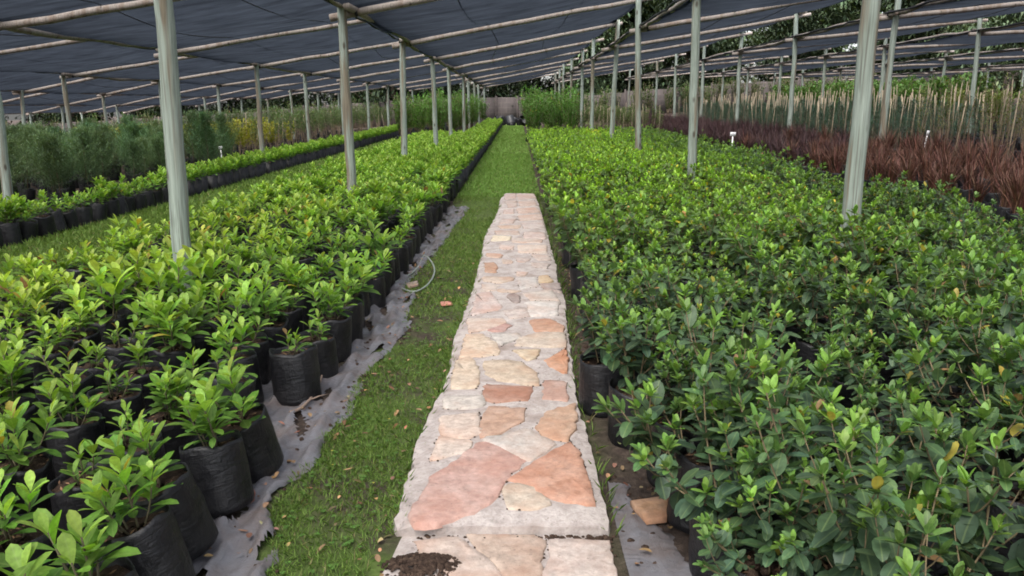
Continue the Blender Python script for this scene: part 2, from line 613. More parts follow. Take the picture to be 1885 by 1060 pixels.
Z1 = (2.944, 680, 700)
Z2 = (5.047, 780, 500)
Z3 = (6.236, 840, 340)
STONES = [
    (Z1, (208, 150, 134), [590, 345, 640, 345, 835, 445, 760, 510, 700, 600, 650, 665, 560, 710, 380, 750, 280, 760, 240, 715, 300, 620, 350, 530, 480, 440]),
    (Z1, (216, 138, 100), [1085, 345, 1130, 390, 1215, 665, 1060, 655, 960, 620, 840, 560, 760, 540, 860, 480, 1000, 390]),
    (Z1, (214, 192, 165), [730, 580, 800, 570, 900, 590, 980, 680, 920, 700, 760, 700, 735, 650]),
    (Z1, (226, 200, 180), [380, 312, 560, 335, 500, 400, 330, 440]),
    (Z1, (226, 196, 174), [395, 200, 590, 180, 600, 290, 540, 318, 380, 298]),
    (Z1, (212, 200, 186), [410, 95, 610, 90, 625, 130, 560, 155, 400, 155]),
    (Z1, (204, 146, 110), [650, 150, 840, 160, 830, 220, 720, 290, 610, 305, 600, 230]),
    (Z1, (208, 198, 188), [610, 322, 760, 300, 840, 265, 900, 295, 1010, 350, 860, 440, 800, 410, 680, 352]),
    (Z1, (214, 162, 122), [1120, 135, 1110, 260, 1070, 330, 960, 310, 915, 260, 960, 175]),
    (Z1, (188, 120, 90), [640, 25, 885, 40, 850, 110, 680, 120, 620, 100]),
    (Z1, (202, 152, 132), [950, 5, 1055, 10, 1075, 110, 940, 100]),
    (Z2, (224, 194, 158), [320, 830, 430, 800, 480, 860, 520, 960, 480, 1075, 260, 1075, 280, 930]),
    (Z2, (214, 184, 148), [560, 840, 730, 830, 900, 850, 1050, 960, 1060, 1060, 700, 1010, 600, 960]),
    (Z2, (226, 140, 88), [1330, 710, 1340, 930, 1250, 930, 1120, 830, 1240, 770]),
    (Z2, (230, 198, 162), [390, 600, 540, 590, 680, 680, 690, 770, 350, 800]),
    (Z2, (214, 190, 164), [870, 690, 900, 620, 1060, 580, 1310, 580, 1300, 700]),
    (Z2, (222, 192, 148), [830, 740, 1080, 730, 1040, 810, 960, 830]),
    (Z2, (202, 194, 184), [620, 590, 880, 580, 900, 620, 720, 690]),
    (Z2, (224, 198, 178), [410, 440, 720, 440, 760, 480, 600, 540, 430, 572]),
    (Z2, (202, 148, 138), [590, 552, 760, 490, 820, 510, 740, 562]),
    (Z2, (214, 146, 106), [990, 455, 1180, 445, 1295, 510, 1290, 560, 1040, 555]),
    (Z2, (218, 192, 184), [500, 210, 620, 200, 720, 330, 680, 358, 450, 402]),
    (Z2, (160, 138, 132), [770, 235, 830, 205, 890, 240, 900, 285, 840, 295]),
    (Z2, (224, 218, 212), [960, 290, 1250, 285, 1230, 405, 1000, 410]),
    (Z2, (212, 192, 182), [750, 370, 940, 350, 980, 420, 800, 440]),
    (Z2, (212, 198, 186), [930, 205, 1180, 170, 1250, 268, 1000, 268]),
    (Z2, (222, 202, 186), [545, 120, 700, 130, 660, 180, 540, 185]),
    (Z2, (224, 188, 136), [1065, 50, 1150, 40, 1200, 100, 1080, 105]),
    (Z2, (180, 160, 154), [1080, 118, 1260, 112, 1270, 190, 1130, 165]),
    (Z2, (218, 188, 162), [560, 50, 830, 60, 820, 85, 700, 110, 560, 90]),
    (Z2, (210, 202, 196), [870, 60, 1040, 60, 1060, 140, 900, 160]),
    (Z2, (216, 180, 152), [700, 165, 900, 185, 830, 200, 690, 190]),
    (Z3, (208, 150, 110), [330, 910, 430, 900, 480, 950, 440, 1010, 330, 1000]),
    (Z3, (224, 188, 168), [700, 1000, 830, 1010, 780, 1050, 690, 1050]),
    (Z3, (230, 203, 182), [715, 700, 1025, 700, 1020, 790, 730, 780]),
    (Z3, (222, 192, 176), [500, 695, 660, 700, 650, 750, 510, 735]),
    (Z3, (218, 182, 156), [350, 790, 510, 800, 520, 840, 360, 830]),
    (Z3, (244, 222, 180), [430, 590, 630, 600, 600, 640, 400, 650]),
    (Z3, (210, 182, 172), [790, 550, 1010, 560, 1020, 620, 780, 610]),
    (Z3, (212, 172, 142), [480, 475, 730, 470, 720, 500, 520, 505]),
    (Z3, (206, 176, 164), [560, 120, 680, 105, 680, 160, 560, 170]),
    (Z3, (204, 172, 160), [700, 110, 880, 105, 910, 150, 720, 170]),
    (Z3, (208, 178, 166), [550, 290, 660, 280, 660, 330, 540, 330]),
    (Z3, (212, 176, 158), [700, 280, 900, 265, 950, 310, 720, 335]),
    (Z3, (202, 184, 178), [760, 440, 990, 430, 1000, 490, 780, 500]),
    (Z3, (212, 182, 160), [520, 860, 640, 870, 640, 910, 540, 905]),
    (Z3, (206, 178, 166), [690, 840, 850, 850, 800, 890, 700, 890]),
    (Z3, (206, 188, 178), [860, 900, 1060, 915, 1040, 965, 880, 945]),
    (Z3, (214, 192, 180), [860, 805, 1060, 810, 1080, 860, 940, 870]),
    (Z3, (208, 186, 176), [520, 405, 690, 395, 650, 440, 500, 450]),
    (Z3, (204, 180, 168), [570, 195, 690, 185, 690, 250, 600, 260]),
    (Z3, (206, 178, 164), [720, 195, 890, 185, 920, 235, 740, 250]),
    (Z3, (210, 178, 160), [720, 355, 960, 345, 985, 395, 740, 415]),
    (Z3, (212, 190, 174), [640, 620, 980, 635, 960, 670, 660, 665]),
    (Z3, (202, 176, 160), [450, 535, 700, 535, 720, 575, 470, 570]),
]
NEAR = [
    (Z1, (196, 164, 140), [520, 838, 900, 852, 935, 880, 920, 1080, 760, 1080, 620, 940]),
    (Z1, (206, 184, 172), [990, 870, 1290, 880, 1330, 1080, 960, 1080]),
    (Z1, (206, 178, 160), [250, 885, 480, 855, 610, 960, 740, 1080, 480, 1090, 300, 960]),
]


OUTLINES = []


def stone(b, zoom, rgb, flat, ztop):
    sc, ox, oy = zoom
    pts = np.array([G(ox + flat[i] / sc, oy + flat[i + 1] / sc, ztop)[:2] for i in range(0, len(flat), 2)])
    # resample the outline and roughen it
    n = len(pts)
    out = []
    for i in range(n):
        a, c = pts[i], pts[(i + 1) % n]
        m = max(2, int(np.linalg.norm(c - a) / .035))
        for k in range(m):
            out.append(a + (c - a) * k / m)
    P = np.array(out)
    P = (np.roll(P, 1, 0) + 6 * P + np.roll(P, -1, 0)) / 8
    cen = P.mean(0)
    P = cen + (P - cen) * 1.09 + rp.normal(0, .0055, P.shape)
    n = len(P)
    h = rp.uniform(.006, .011)
    tl = rp.normal(0, .012, 2)
    OUTLINES.append((P, ztop))
    rings = []
    for s, dz in ((1.03, -.02), (1.0, h * .55), (.965, h), (.7, h), (.35, h)):
        q = cen + (P - cen) * s
        z = ztop + dz + ((q - cen) @ tl) * .35 + rp.normal(0, .0013, n)
        rings.append(np.concatenate([q, z[:, None]], 1))
    V = np.concatenate(rings + [[[cen[0], cen[1], ztop + h]]])
    k = np.arange(n)
    Q = np.concatenate([np.stack([r * n + k, r * n + (k + 1) % n, (r + 1) * n + (k + 1) % n, (r + 1) * n + k], -1) for r in range(4)])
    Tn = np.stack([4 * n + k, 4 * n + (k + 1) % n, np.full(n, 5 * n)], -1)
    gr_ = sum(rgb) / 3
    c = lin(*[(gr_ + (q - gr_) * .68) * .8 + w_ * .2 for q, w_ in zip(rgb, (226, 208, 194))], .68)
    # orientation: make the outline counter-clockwise
    area = np.sum(P[:, 0] * np.roll(P[:, 1], -1) - np.roll(P[:, 0], -1) * P[:, 1])
    if area < 0:
        Q, Tn = Q[:, ::-1], Tn[:, ::-1]
    b.add(V, Q, c)
    b.T.append(Tn + b.n - len(V))
    b.tm.append(np.zeros(n, int))


b = MB()
for s in STONES:
    stone(b, *s, PZ)
for s in NEAR:
    stone(b, *s, NZ)
link("flagstones", b.mesh("flagstones", M_STONE), path)

# ------------------------------------------------------------------ leaves
GA = 2.399963


def leaf_template(kind):
    if kind == 'low':
        V = np.array([(0, 0), (.5, -1), (1, 0), (.5, 1)], float)
        F = np.array([(0, 1, 2), (0, 2, 3)])
        return V, F
    ts, wd = {'obovate': ([0, .15, .4, .66, .88, 1], [.06, .28, .72, 1, .72, 0]),
              'ovate': ([0, .10, .32, .62, .90, 1], [.06, .58, .98, 1, .56, 0])}[kind]
    V = [(t, 0) for t in ts]
    n = len(ts)
    for sgn in (-1, 1):
        V += [(ts[i], sgn * wd[i]) for i in range(1, n - 1)]
    F = []
    for s, o in ((-1, n), (1, n + n - 2)):
        def q(i):
            return o + i - 1
        tri = [(0, q(1), 1)]
        for i in range(1, n - 2):
            tri += [(i, q(i), q(i + 1)), (i, q(i + 1), i + 1)]
        tri += [(n - 2, q(n - 2), n - 1)]
        F += tri if s < 0 else [t[::-1] for t in tri]
    return np.array(V, float), np.array(F)


TEMPL = {k: leaf_template(k) for k in ('low', 'obovate', 'ovate')}


def add_leaves(b, pos, d, L, W, col, curl=.25, fold=.25, templ='low', up=None, mi=0):
    """many leaves at once: pos, d (N,3); L, W, curl (N); col (N,3)"""
    V, F = TEMPL[templ]
    pos, d, col = np.asarray(pos, float), unit(np.asarray(d, float)), np.asarray(col, float)
    N = len(pos)
    L, W, curl = (np.broadcast_to(np.asarray(q, float), (N,)) for q in (L, W, curl))
    if up is None:
        up = np.tile([0, 0, 1.0], (N, 1))
    s = np.cross(d, up)
    bad = np.linalg.norm(s, axis=1) < .05
    s[bad] = [1, 0, 0]
    s = unit(s)
    n = np.cross(s, d)
    t, sd = V[:, 0], V[:, 1]
    h = fold * np.abs(sd)[None] * (W / 2)[:, None] - curl[:, None] * L[:, None] * (t ** 2)[None]
    P = pos[:, None] + d[:, None] * (t[None] * L[:, None])[..., None] + s[:, None] * (sd[None] * (W / 2)[:, None])[..., None] + n[:, None] * h[..., None]
    C = np.concatenate([np.repeat(col[:, None], len(V), 1), np.repeat(np.abs(sd)[None, :, None], N, 0)], -1)
    FF = (F[None] + (np.arange(N) * len(V))[:, None, None]).reshape(-1, 3)
    b.add(P.reshape(-1, 3), FF, C.reshape(-1, 4), mi)


def sph(az, el):
    return np.stack([np.cos(az) * np.cos(el), np.sin(az) * np.cos(el), np.sin(el)], -1)


def stem_curve(r, base, az, lean, length, n=6, lift=.5):
    """a stem that starts leaning and turns upward"""
    P = [np.array(base, float)]
    le = lean
    for i in range(n - 1):
        d = np.array([math.cos(az) * math.sin(le), math.sin(az) * math.sin(le), math.cos(le)])
        P.append(P[-1] + d * length / (n - 1))
        le *= 1 - lift / (n - 1) * 1.5
        az += r.normal(0, .12)
    return np.array(P)


def along(P, f):
    q = np.linspace(0, 1, len(P))
    p = np.stack([np.interp(f, q, P[:, i]) for i in range(3)], -1)
    g = np.gradient(P, axis=0)
    d = unit(np.stack([np.interp(f, q, g[:, i]) for i in range(3)], -1))
    return p, d


def frame(d):
    ref = np.where(np.abs(d[:, 2:3]) > .95, np.array([[1.0, 0, 0]]), np.array([[0, 0, 1.0]]))
    a = unit(np.cross(d, ref))
    return a, np.cross(d, a)


def leaf_jit(r, col, s=.16, age=True):
    col = np.array(col)
    q = r.uniform(0 if age else 1, 1, len(col))
    col[q < .011] = (.36, .30, .05)
    col[q < .004] = (.22, .13, .06)
    return np.clip(col * (1 + r.normal(0, s, (len(col), 1))) * (1 + r.normal(0, .05, col.shape)), .004, .6)


A_OLD, A_YNG, A_TIP = np.array([.085, .185, .032]), np.array([.205, .375, .052]), np.array([.34, .51, .095])


def grow_shrub(r, size=1.0, dens=1.0, templ='obovate'):
    """bright round-leaved shrub: short stems that each end in a rosette"""
    lf, st = MB(), MB()
    nst = int(r.integers(3, 6) * dens) + 1
    for s in range(nst):
        az = s * GA + r.normal(0, .3)
        lean = R(r.uniform(4, 46)) if s else R(5)
        Ln = size * r.uniform(.13, .26) * (1.15 if s == 0 else 1)
        P = stem_curve(r, (.02 * math.cos(az), .02 * math.sin(az), -.02), az, lean, Ln)
        st.tube(P, np.linspace(.005, .0028, len(P)), 5, (.10, .085, .05))
        n = max(7, int(Ln / .018))
        f = np.linspace(.22, 1.0, n) ** .75
        p, d = along(P, f)
        a, bb = frame(d)
        ph = np.arange(n) * GA + r.uniform(0, 6)
        op = np.interp(f, [0, .6, 1], [R(74), R(54), R(20)]) + r.normal(0, .14, n)
        dr = d * np.cos(op)[:, None] + (a * np.cos(ph)[:, None] + bb * np.sin(ph)[:, None]) * np.sin(op)[:, None]
        L = size ** .6 * np.interp(f, [0, .55, .85, 1], [.075, .104, .098, .066]) * r.uniform(.8, 1.2, n)
        k = np.clip(f ** 2 + r.normal(0, .12, n), 0, 1)[:, None]
        c = A_OLD * (1 - k) + A_YNG * k
        k2 = np.clip((f - .82) / .18, 0, 1)[:, None]
        c = c * (1 - k2) + A_TIP * k2
        add_leaves(lf, p, dr, L, L * r.uniform(.38, .48, n), leaf_jit(r, c), r.uniform(.05, .45, n), .28, templ)
    return lf, st


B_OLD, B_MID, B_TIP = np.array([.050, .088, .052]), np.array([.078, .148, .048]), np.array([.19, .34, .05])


def grow_bush(r, size=1.0, templ='ovate', nst=None, spread=58):
    """darker bush: arching twigs with pairs of pointed oval leaves, pale new tips"""
    lf, st = MB(), MB()
    nst = nst or r.integers(4, 7)
    for s in range(nst):
        az = s * GA + r.normal(0, .3)
        Ln = size * r.uniform(.30, .50)
        P = stem_curve(r, (.02 * math.cos(az), .02 * math.sin(az), -.02), az, R(r.uniform(6, spread)), Ln, 7, .4)
        tw = [(P, .0045)]
        for q in range(r.integers(2, 5)):
            f0 = r.uniform(.25, .8)
            p0, d0 = along(P, np.array([f0]))
            az2 = az + r.uniform(-1.6, 1.6)
            tw.append((stem_curve(r, p0[0], az2, R(r.uniform(30, 65)), Ln * r.uniform(.3, .55), 5, .5), .003))
        for P2, rad in tw:
            st.tube(P2, np.linspace(rad, rad * .5, len(P2)), 5, (.13, .10, .055))
            ln2 = np.sum(np.linalg.norm(np.diff(P2, axis=0), axis=1))
            npair = max(3, int(ln2 / .046))
            f = np.repeat(np.linspace(.2 if rad > .004 else .1, .96, npair), 2)
            n = len(f)
            p, d = along(P2, f)
            a, bb = frame(d)
            ph = np.repeat(np.arange(npair) * math.pi / 2 + r.uniform(0, 3), 2) + np.tile([0, math.pi], npair) + r.normal(0, .25, n)
            op = np.interp(f, [0, .7, 1], [R(84), R(68), R(42)]) + r.normal(0, .3, n)
            dr = d * np.cos(op)[:, None] + (a * np.cos(ph)[:, None] + bb * np.sin(ph)[:, None]) * np.sin(op)[:, None]
            dr += r.normal(0, .16, dr.shape) + (0, 0, -.12)
            L = np.interp(f, [0, .5, .85, 1], [.066, .073, .062, .042]) * r.uniform(.6, 1.3, n)
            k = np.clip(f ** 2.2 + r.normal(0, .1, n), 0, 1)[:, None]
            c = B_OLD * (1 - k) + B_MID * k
            add_leaves(lf, p, dr, L, L * r.uniform(.52, .66, n), leaf_jit(r, c), r.uniform(.0, .36, n), .2, templ)
            # new growth at the tip
            n = r.integers(5, 8)
            p, d = along(P2, np.linspace(.93, 1, n))
            a, bb = frame(d)
            ph = np.arange(n) * GA
            op = np.linspace(R(58), R(15), n)
            dr = d * np.cos(op)[:, None] + (a * np.cos(ph)[:, None] + bb * np.sin(ph)[:, None]) * np.sin(op)[:, None]
            L = r.uniform(.036, .060, n)
            mixk = r.uniform(.0, 1.0) ** .8
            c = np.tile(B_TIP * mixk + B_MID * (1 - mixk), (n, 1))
            add_leaves(lf, p, dr, L, L * .45, leaf_jit(r, c, .12), .1, .25, templ)
    return lf, st


def grow_willow(r, h=1.7, n_st=9, spread=.3, col=(.075, .155, .035), lv=34, lw=.022, ll=.10, start=.3):
    """tall slender stems with narrow leaves"""
    lf, st = MB(), MB()
    col = np.array(col)
    for s in range(n_st):
        az = s * GA + r.normal(0, .4)
        P = stem_curve(r, (.03 * math.cos(az), .03 * math.sin(az), 0), az, r.uniform(.02, spread), h * r.uniform(.7, 1.05), 7, .2)
        st.tube(P, np.linspace(.007, .003, len(P)), 4, (.16, .12, .08))
        n = lv
        f = r.uniform(start, 1, n)
        p, d = along(P, f)
        a, bb = frame(d)
        ph = r.uniform(0, 6.3, n)
        op = r.uniform(.4, 1.2, n)
        dr = d * np.cos(op)[:, None] + (a * np.cos(ph)[:, None] + bb * np.sin(ph)[:, None]) * np.sin(op)[:, None]
        L = ll * r.uniform(.7, 1.35, n)
        c = col[None] * np.interp(f, [0, 1], [.75, 1.35])[:, None]
        add_leaves(lf, p, dr, L, lw * r.uniform(.8, 1.3, n), leaf_jit(r, c, .2), r.uniform(0, .35, n), .2)
    return lf, st


def grow_feather(r, h=1.1, rad=.42, n_br=34, col=(.028, .066, .026), needles=20, top=.35):
    """soft plume of fine needles on short side branches"""
    lf, st = MB(), MB()
    P = np.array([[0, 0, 0], [r.normal(0, .02), r.normal(0, .02), h * .5], [r.normal(0, .04), r.normal(0, .04), h]])
    st.tube(P, [.012, .008, .003], 5, (.14, .10, .07))
    col = np.array(col)
    for i in range(n_br):
        f = (i + r.uniform(0, 1)) / n_br
        z = h * (.12 + .86 * f)
        az = i * GA + r.normal(0, .3)
        ln = rad * (1 - f) ** .6 * r.uniform(.6, 1.1) + top * .25
        el = R(r.uniform(15, 55)) + f * .5
        B = stem_curve(r, along(P, np.array([z / h]))[0][0], az, math.pi / 2 - el, ln, 4, .4)
        n = needles
        ff = np.linspace(.1, 1, n)
        p, d = along(B, ff)
        a, bb = frame(d)
        ph = r.uniform(0, 6.3, n)
        op = r.uniform(.3, 1.3, n)
        dr = d * np.cos(op)[:, None] + (a * np.cos(ph)[:, None] + bb * np.sin(ph)[:, None]) * np.sin(op)[:, None]
        L = r.uniform(.035, .085, n)
        c = col[None] * (.75 + .6 * ff[:, None])
        p = p + r.normal(0, .018, p.shape)
        add_leaves(lf, p, dr, L, r.uniform(.006, .012, n), leaf_jit(r, c, .22, False), .15, .2)
    return lf, st


def grow_blades(r, h=.5, n=64, col=(.11, .035, .022)):
    """tuft of strap blades"""
    bl = MB()
    col = np.array(col)
    for i in range(n):
        az = r.uniform(0, 6.3)
        lean = r.uniform(.05, .75)
        P = [np.array([r.normal(0, .03), r.normal(0, .03), 0])]
        le = lean * .6
        ln = h * r.uniform(.7, 1.2)
        for k in range(4):
            P.append(P[-1] + np.array([math.cos(az) * math.sin(le), math.sin(az) * math.sin(le), math.cos(le)]) * ln / 4)
            le += lean * .28
        P = np.array(P)
        s = np.array([-math.sin(az), math.cos(az), 0])
        wd = np.array([.8, 1, .85, .55, .06]) * r.uniform(.004, .008)
        V = np.concatenate([P + s * wd[:, None], P - s * wd[:, None]])
        k = np.arange(4)
        bl.add(V, np.stack([k, k + 1, k + 6, k + 5], -1), np.clip(col * r.uniform(.6, 1.6) * (1 + r.normal(0, .1, 3)), .003, 1))
    return bl


def merge_copies(b, protos, places, tints):
    """adds transformed copies of prototype arrays to b: for plants that are too many to be things"""
    for (x, y, z, rz, s, k), tcol in zip(places, tints):
        V, T, Q, C = protos[k]
        c, sn = math.cos(rz) * s, math.sin(rz) * s
        W = np.stack([V[:, 0] * c - V[:, 1] * sn + x, V[:, 0] * sn + V[:, 1] * c + y, V[:, 2] * s + z], -1)
        CC = C.copy()
        CC[:, :3] *= tcol
        b.add(W, T, CC)


# ------------------------------------------------------------------ bags
BAG_H, BAG_R, SOIL_Z = .30, .135, .262


def make_bag(r, h=BAG_H, rad=BAG_R, seg=26, top_in=.012):
    b = MB()
    zs = [0, .006, .03, h * .3, h * .55, h * .78, h * .94, h, h * .985, h * .85]
    rs = [.93, .985, 1.0, 1.0, 1.01, 1.0, .985, .97, .93, .9]
    th = np.arange(seg) * 2 * math.pi / seg
    k1, k2, p1, p2, p3 = r.integers(2, 4), r.integers(4, 7), *r.uniform(0, 6, 3)
    rings = []
    for i, (z, q) in enumerate(zip(zs, rs)):
        f = z / h
        wob = 1 + .022 * np.sin(k1 * th + p1 + f) * (.4 + f) + .012 * np.sin(k2 * th + p2 + 3 * f) + r.normal(0, .010, seg) + .010 * np.sin(14 * f + 2 * th + p3) * (f > .1)
        zz = z + (.008 * np.sin(2 * th + p2) + .006 * np.sin(5 * th + p3)) * (f > .8) + r.normal(0, .002, seg) * (i > 1)
        rings.append(np.stack([rad * q * wob * np.cos(th), rad * q * wob * np.sin(th), zz], -1))
    V = np.concatenate(rings)
    n = len(zs)
    k = np.arange(seg)
    F = np.concatenate([np.stack([i * seg + k, i * seg + (k + 1) % seg, (i + 1) * seg + (k + 1) % seg, (i + 1) * seg + k], -1) for i in range(n - 1)])
    b.add(V, F)
    return b


def make_soil(r, rad=BAG_R * .915, seg=22):
    b = MB()
    rings = [np.array([[0, 0, .012]])]
    th = np.arange(seg) * 2 * math.pi / seg
    for q in (.3, .6, .85, 1.0):
        rings.append(np.stack([rad * q * np.cos(th), rad * q * np.sin(th), r.normal(0, .006, seg) + .010 * (1 - q)], -1))
    V = np.concatenate(rings)
    k = np.arange(seg)
    b.add(V, np.concatenate([np.stack([1 + i * seg + k, 1 + i * seg + (k + 1) % seg, 1 + (i + 1) * seg + (k + 1) % seg, 1 + (i + 1) * seg + k], -1) for i in range(3)]))
    b.T.append(np.stack([np.zeros(seg, int), 1 + k, 1 + (k + 1) % seg], -1) + b.n - len(V))
    b.tm.append(np.zeros(seg, int))
    # bark chips on the soil
    n = 16
    a, q = r.uniform(0, 6.3, n), rad * np.sqrt(r.uniform(0, .85, n))
    p = np.stack([q * np.cos(a), q * np.sin(a), np.full(n, .012)], -1)
    a2 = r.uniform(0, 6.3, n)
    add_leaves(b, p, sph(a2, r.normal(.1, .15, n)), r.uniform(.015, .04, n), r.uniform(.008, .016, n), np.array([.20, .115, .065]) * r.uniform(.4, 1.3, (n, 1)), .1, .2, mi=1)
    return b


rb = np.random.default_rng(11)
BAGS = [make_bag(rb).mesh("grow_bag", M_BAG) for _ in range(7)]
SOILS = [make_soil(rb).mesh("potting_soil", [M_SOIL, M_LITTER]) for _ in range(5)]

# ------------------------------------------------------------------ the bright shrubs: bed beside the path, and the narrow bed past the grass strip
ra = np.random.default_rng(21)
NA = 12
A_HI = []
for i in range(NA):
    size = [1.0, 1.15, .85, 1.25, .95, 1.1, .7, 1.2, 1.05, .9, 1.3, 1.1][i]
    A_HI.append((*grow_shrub(ra, size, [.8, 1.0, .6, 1.2, .8, .9, .5, 1.2, .9, .6, 1.3, 1.0][i]), size))
A_MESH = [(lf.mesh("shrub_foliage", M_LEAF), st.mesh("shrub_stem", M_STEM)) for lf, st, _ in A_HI]
A_LOOK = ["upright", "leafy", "small", "broad", "neat", "full", "sparse", "bushy", "spreading", "thin", "dense", "rounded"]
A_LOW = []
for i in range(6):
    lf, st = grow_shrub(ra, 1.15, 1.5, 'low')
    A_LOW.append(lf.arrays())


def vis(x, y, z, m=.06):
    """whether a point is inside the picture, and its depth"""
    v = CAMROT.transposed() @ (Vector((x, y, z)) - Vector((0, 0, CAM_H)))
    dz = -v.z
    if dz < .3:
        return False, dz
    u, q = v.x / dz * FPX / 942.5, v.y / dz * FPX / 530
    pad = m + .25 / dz * FPX / 942.5
    return abs(u) < 1 + pad and abs(q) < 1 + pad * 1.7, dz


candA = []          # (depth, x, y, bed, row, column)
edge = [(-1.28, 1.78), (-1.30, 2.12), (-1.30, 2.46), (-1.35, 2.78), (-1.32, 3.12), (-1.29, 3.47), (-1.52, 3.95), (-1.26, 4.43), (-1.24, 4.86)]
y = 5.22
while y < 61:
    edge.append((-1.26 + ra.normal(0, .02), y))
    y += .36
for j, (x, y) in enumerate(edge):
    candA.append((x, y, 0, 0, j))
for row in range(1, 8):
    y, j = 1.55 + (row % 2) * .17, 0
    while y < 61:
        x = -1.28 - row * .365 + ra.normal(0, .025)
        if not (y > 35 and x < -2.2) and not (abs(x + 2.45) < .14 and abs((y + 3) % 6 - 3) < .14):
            candA.append((x, y + ra.normal(0, .03), 0, row, j))
            j += 1
        y += .375
for row in range(2):
    y, j = 7.4, 0
    while y < 61:
        candA.append((-6.55 - row * .38 + ra.normal(0, .02), y + ra.normal(0, .02), 1, row, j))
        j += 1
        y += .37
scored = []
for c in candA:
    ok, dz = vis(c[0], c[1], .4)
    if ok:
        scored.append((dz, *c))
scored.sort()
indA, restA = scored[:300], scored[300:]
ROW_A = ["in the row edging the plastic sheet"] + [f"in the {nth(k)} row from the plastic sheet" for k in range(1, 8)]
ROW_A2 = ["in the front row past the grass strip", "in the back row past the grass strip"]


def yellowing(x, y):
    """how far the plants of this spot have turned yellow: a patch in the middle of the bed"""
    return float(np.clip(1.1 - abs(x + 3.1) / 1.3, 0, 1) * np.clip(1.15 - abs(y - 7.2) / 5.5, 0, 1))


def tintA(r, x, y):
    k = np.clip(yellowing(x, y) * r.uniform(.2, 1.2), 0, 1) * .8
    g = r.uniform(.75, 1.12)
    return np.array([g * (1 + .42 * k), g * (1 + .08 * k), g * (1 - .1 * k)])


def potted(name, label, cat, group, x, y, meshes, r, scale=1.0, tint=(1, 1, 1), bag=None, soil=True, lean=.05, z=None, bag_s=1.0, slump=0.0):
    gz = float(tz(x, y)) if z is None else z
    rot = (r.normal(0, lean), r.normal(0, lean), r.uniform(0, 6.28)) if slump == 0 else (r.normal(0, .05), -slump, r.normal(0, .5))
    t = thing(name, label, cat, (x, y, gz - .004 + .10 * abs(slump)), rot, group)
    sz = SOIL_Z * bag_s
    link("grow_bag", bag or BAGS[r.integers(len(BAGS))], t, scale=bag_s)
    if soil:
        link("potting_soil", SOILS[r.integers(len(SOILS))], t, (0, 0, sz), scale=bag_s)
    link("foliage", meshes[0], t, (0, 0, sz), scale=scale, color=(*tint, 1))
    if meshes[1] is not None:
        link("stem", meshes[1], t, (0, 0, sz), scale=scale)
    return t


used_pos = {}
for dz, x, y, bed, row, j in indA:
    k = int(ra.integers(NA))
    if (bed, row) == (0, 0) and j in (6, 7):
        k = 6
    if dz > 9 and k == 6:
        k = 7
    pos = used_pos.setdefault((bed, row), 0)
    used_pos[(bed, row)] += 1
    tc = tintA(ra, x, y)
    slump = ra.uniform(.14, .30) if (bed, row) == (0, 0) and y < 3.8 else 0.0
    hue = "yellowish" if tc[0] / tc[1] > 1.18 else "bright green"
    tall = bed == 0 and abs(x + 2.45) < .42 and 5.2 < y < 6.0
    k = 10 if tall else k
    label = f"{A_LOOK[k]} {hue} shrub, {nth(pos)} from camera {(ROW_A if bed == 0 else ROW_A2)[row]}"
    potted("potted_shrub", label, "shrub", "bright green shrubs in black bags", x + (.09 if slump else 0), y, A_MESH[k], ra, 1.4 if tall else ra.uniform(.78, 1.12) if dz < 5.5 and row < 6 else ra.uniform(.75, 1.25), tc, lean=.09 if row == 0 else .05, slump=slump, bag_s=ra.uniform(.88, 1.03))


def low_bags(places, rad=BAG_R, h=BAG_H, seg=7):
    b = MB()
    th = np.arange(seg) * 2 * math.pi / seg
    k = np.arange(seg)
    F = np.concatenate([np.stack([k, (k + 1) % seg, seg + (k + 1) % seg, seg + k], -1), np.stack([seg + k, seg + (k + 1) % seg, 2 * seg + (k + 1) % seg, 2 * seg + k], -1)])
    for x, y, z in places:
        V = np.concatenate([np.stack([x + rad * np.cos(th), y + rad * np.sin(th), np.full(seg, z)], -1), np.stack([x + rad * np.cos(th), y + rad * np.sin(th), np.full(seg, z + h)], -1),
                            np.stack([x + rad * .6 * np.cos(th), y + rad * .6 * np.sin(th), np.full(seg, z + h * .88)], -1)])
        b.add(V, F)
    return b


def plant_mass(name, label, cat, group, rest, low, r, tintf, leaf_mat, top, smin=.95, smax=1.25):
    b = MB()
    pl, tn = [], []
    for dz, x, y, *_ in rest:
        pl.append((x, y, float(tz(x, y)) + top, r.uniform(0, 6.28), r.uniform(smin, smax), int(r.integers(len(low)))))
        tn.append(tintf(r, x, y))
    merge_copies(b, low, pl, tn)
    me = b.mesh(name, leaf_mat)
    o = tag(link(name, me), label, cat, group, "stuff")
    bb = low_bags([(x, y, float(tz(x, y))) for dz, x, y, *_ in rest])
    link("grow_bags", bb.mesh("grow_bags", M_BAG), o)["kind"] = "stuff"
    return o


plant_mass("shrub_mass", "far part of the bright green shrub beds running back to the wall", "shrubs", "bright green shrubs in black bags", restA, A_LOW, ra, tintA, M_LEAF, SOIL_Z)

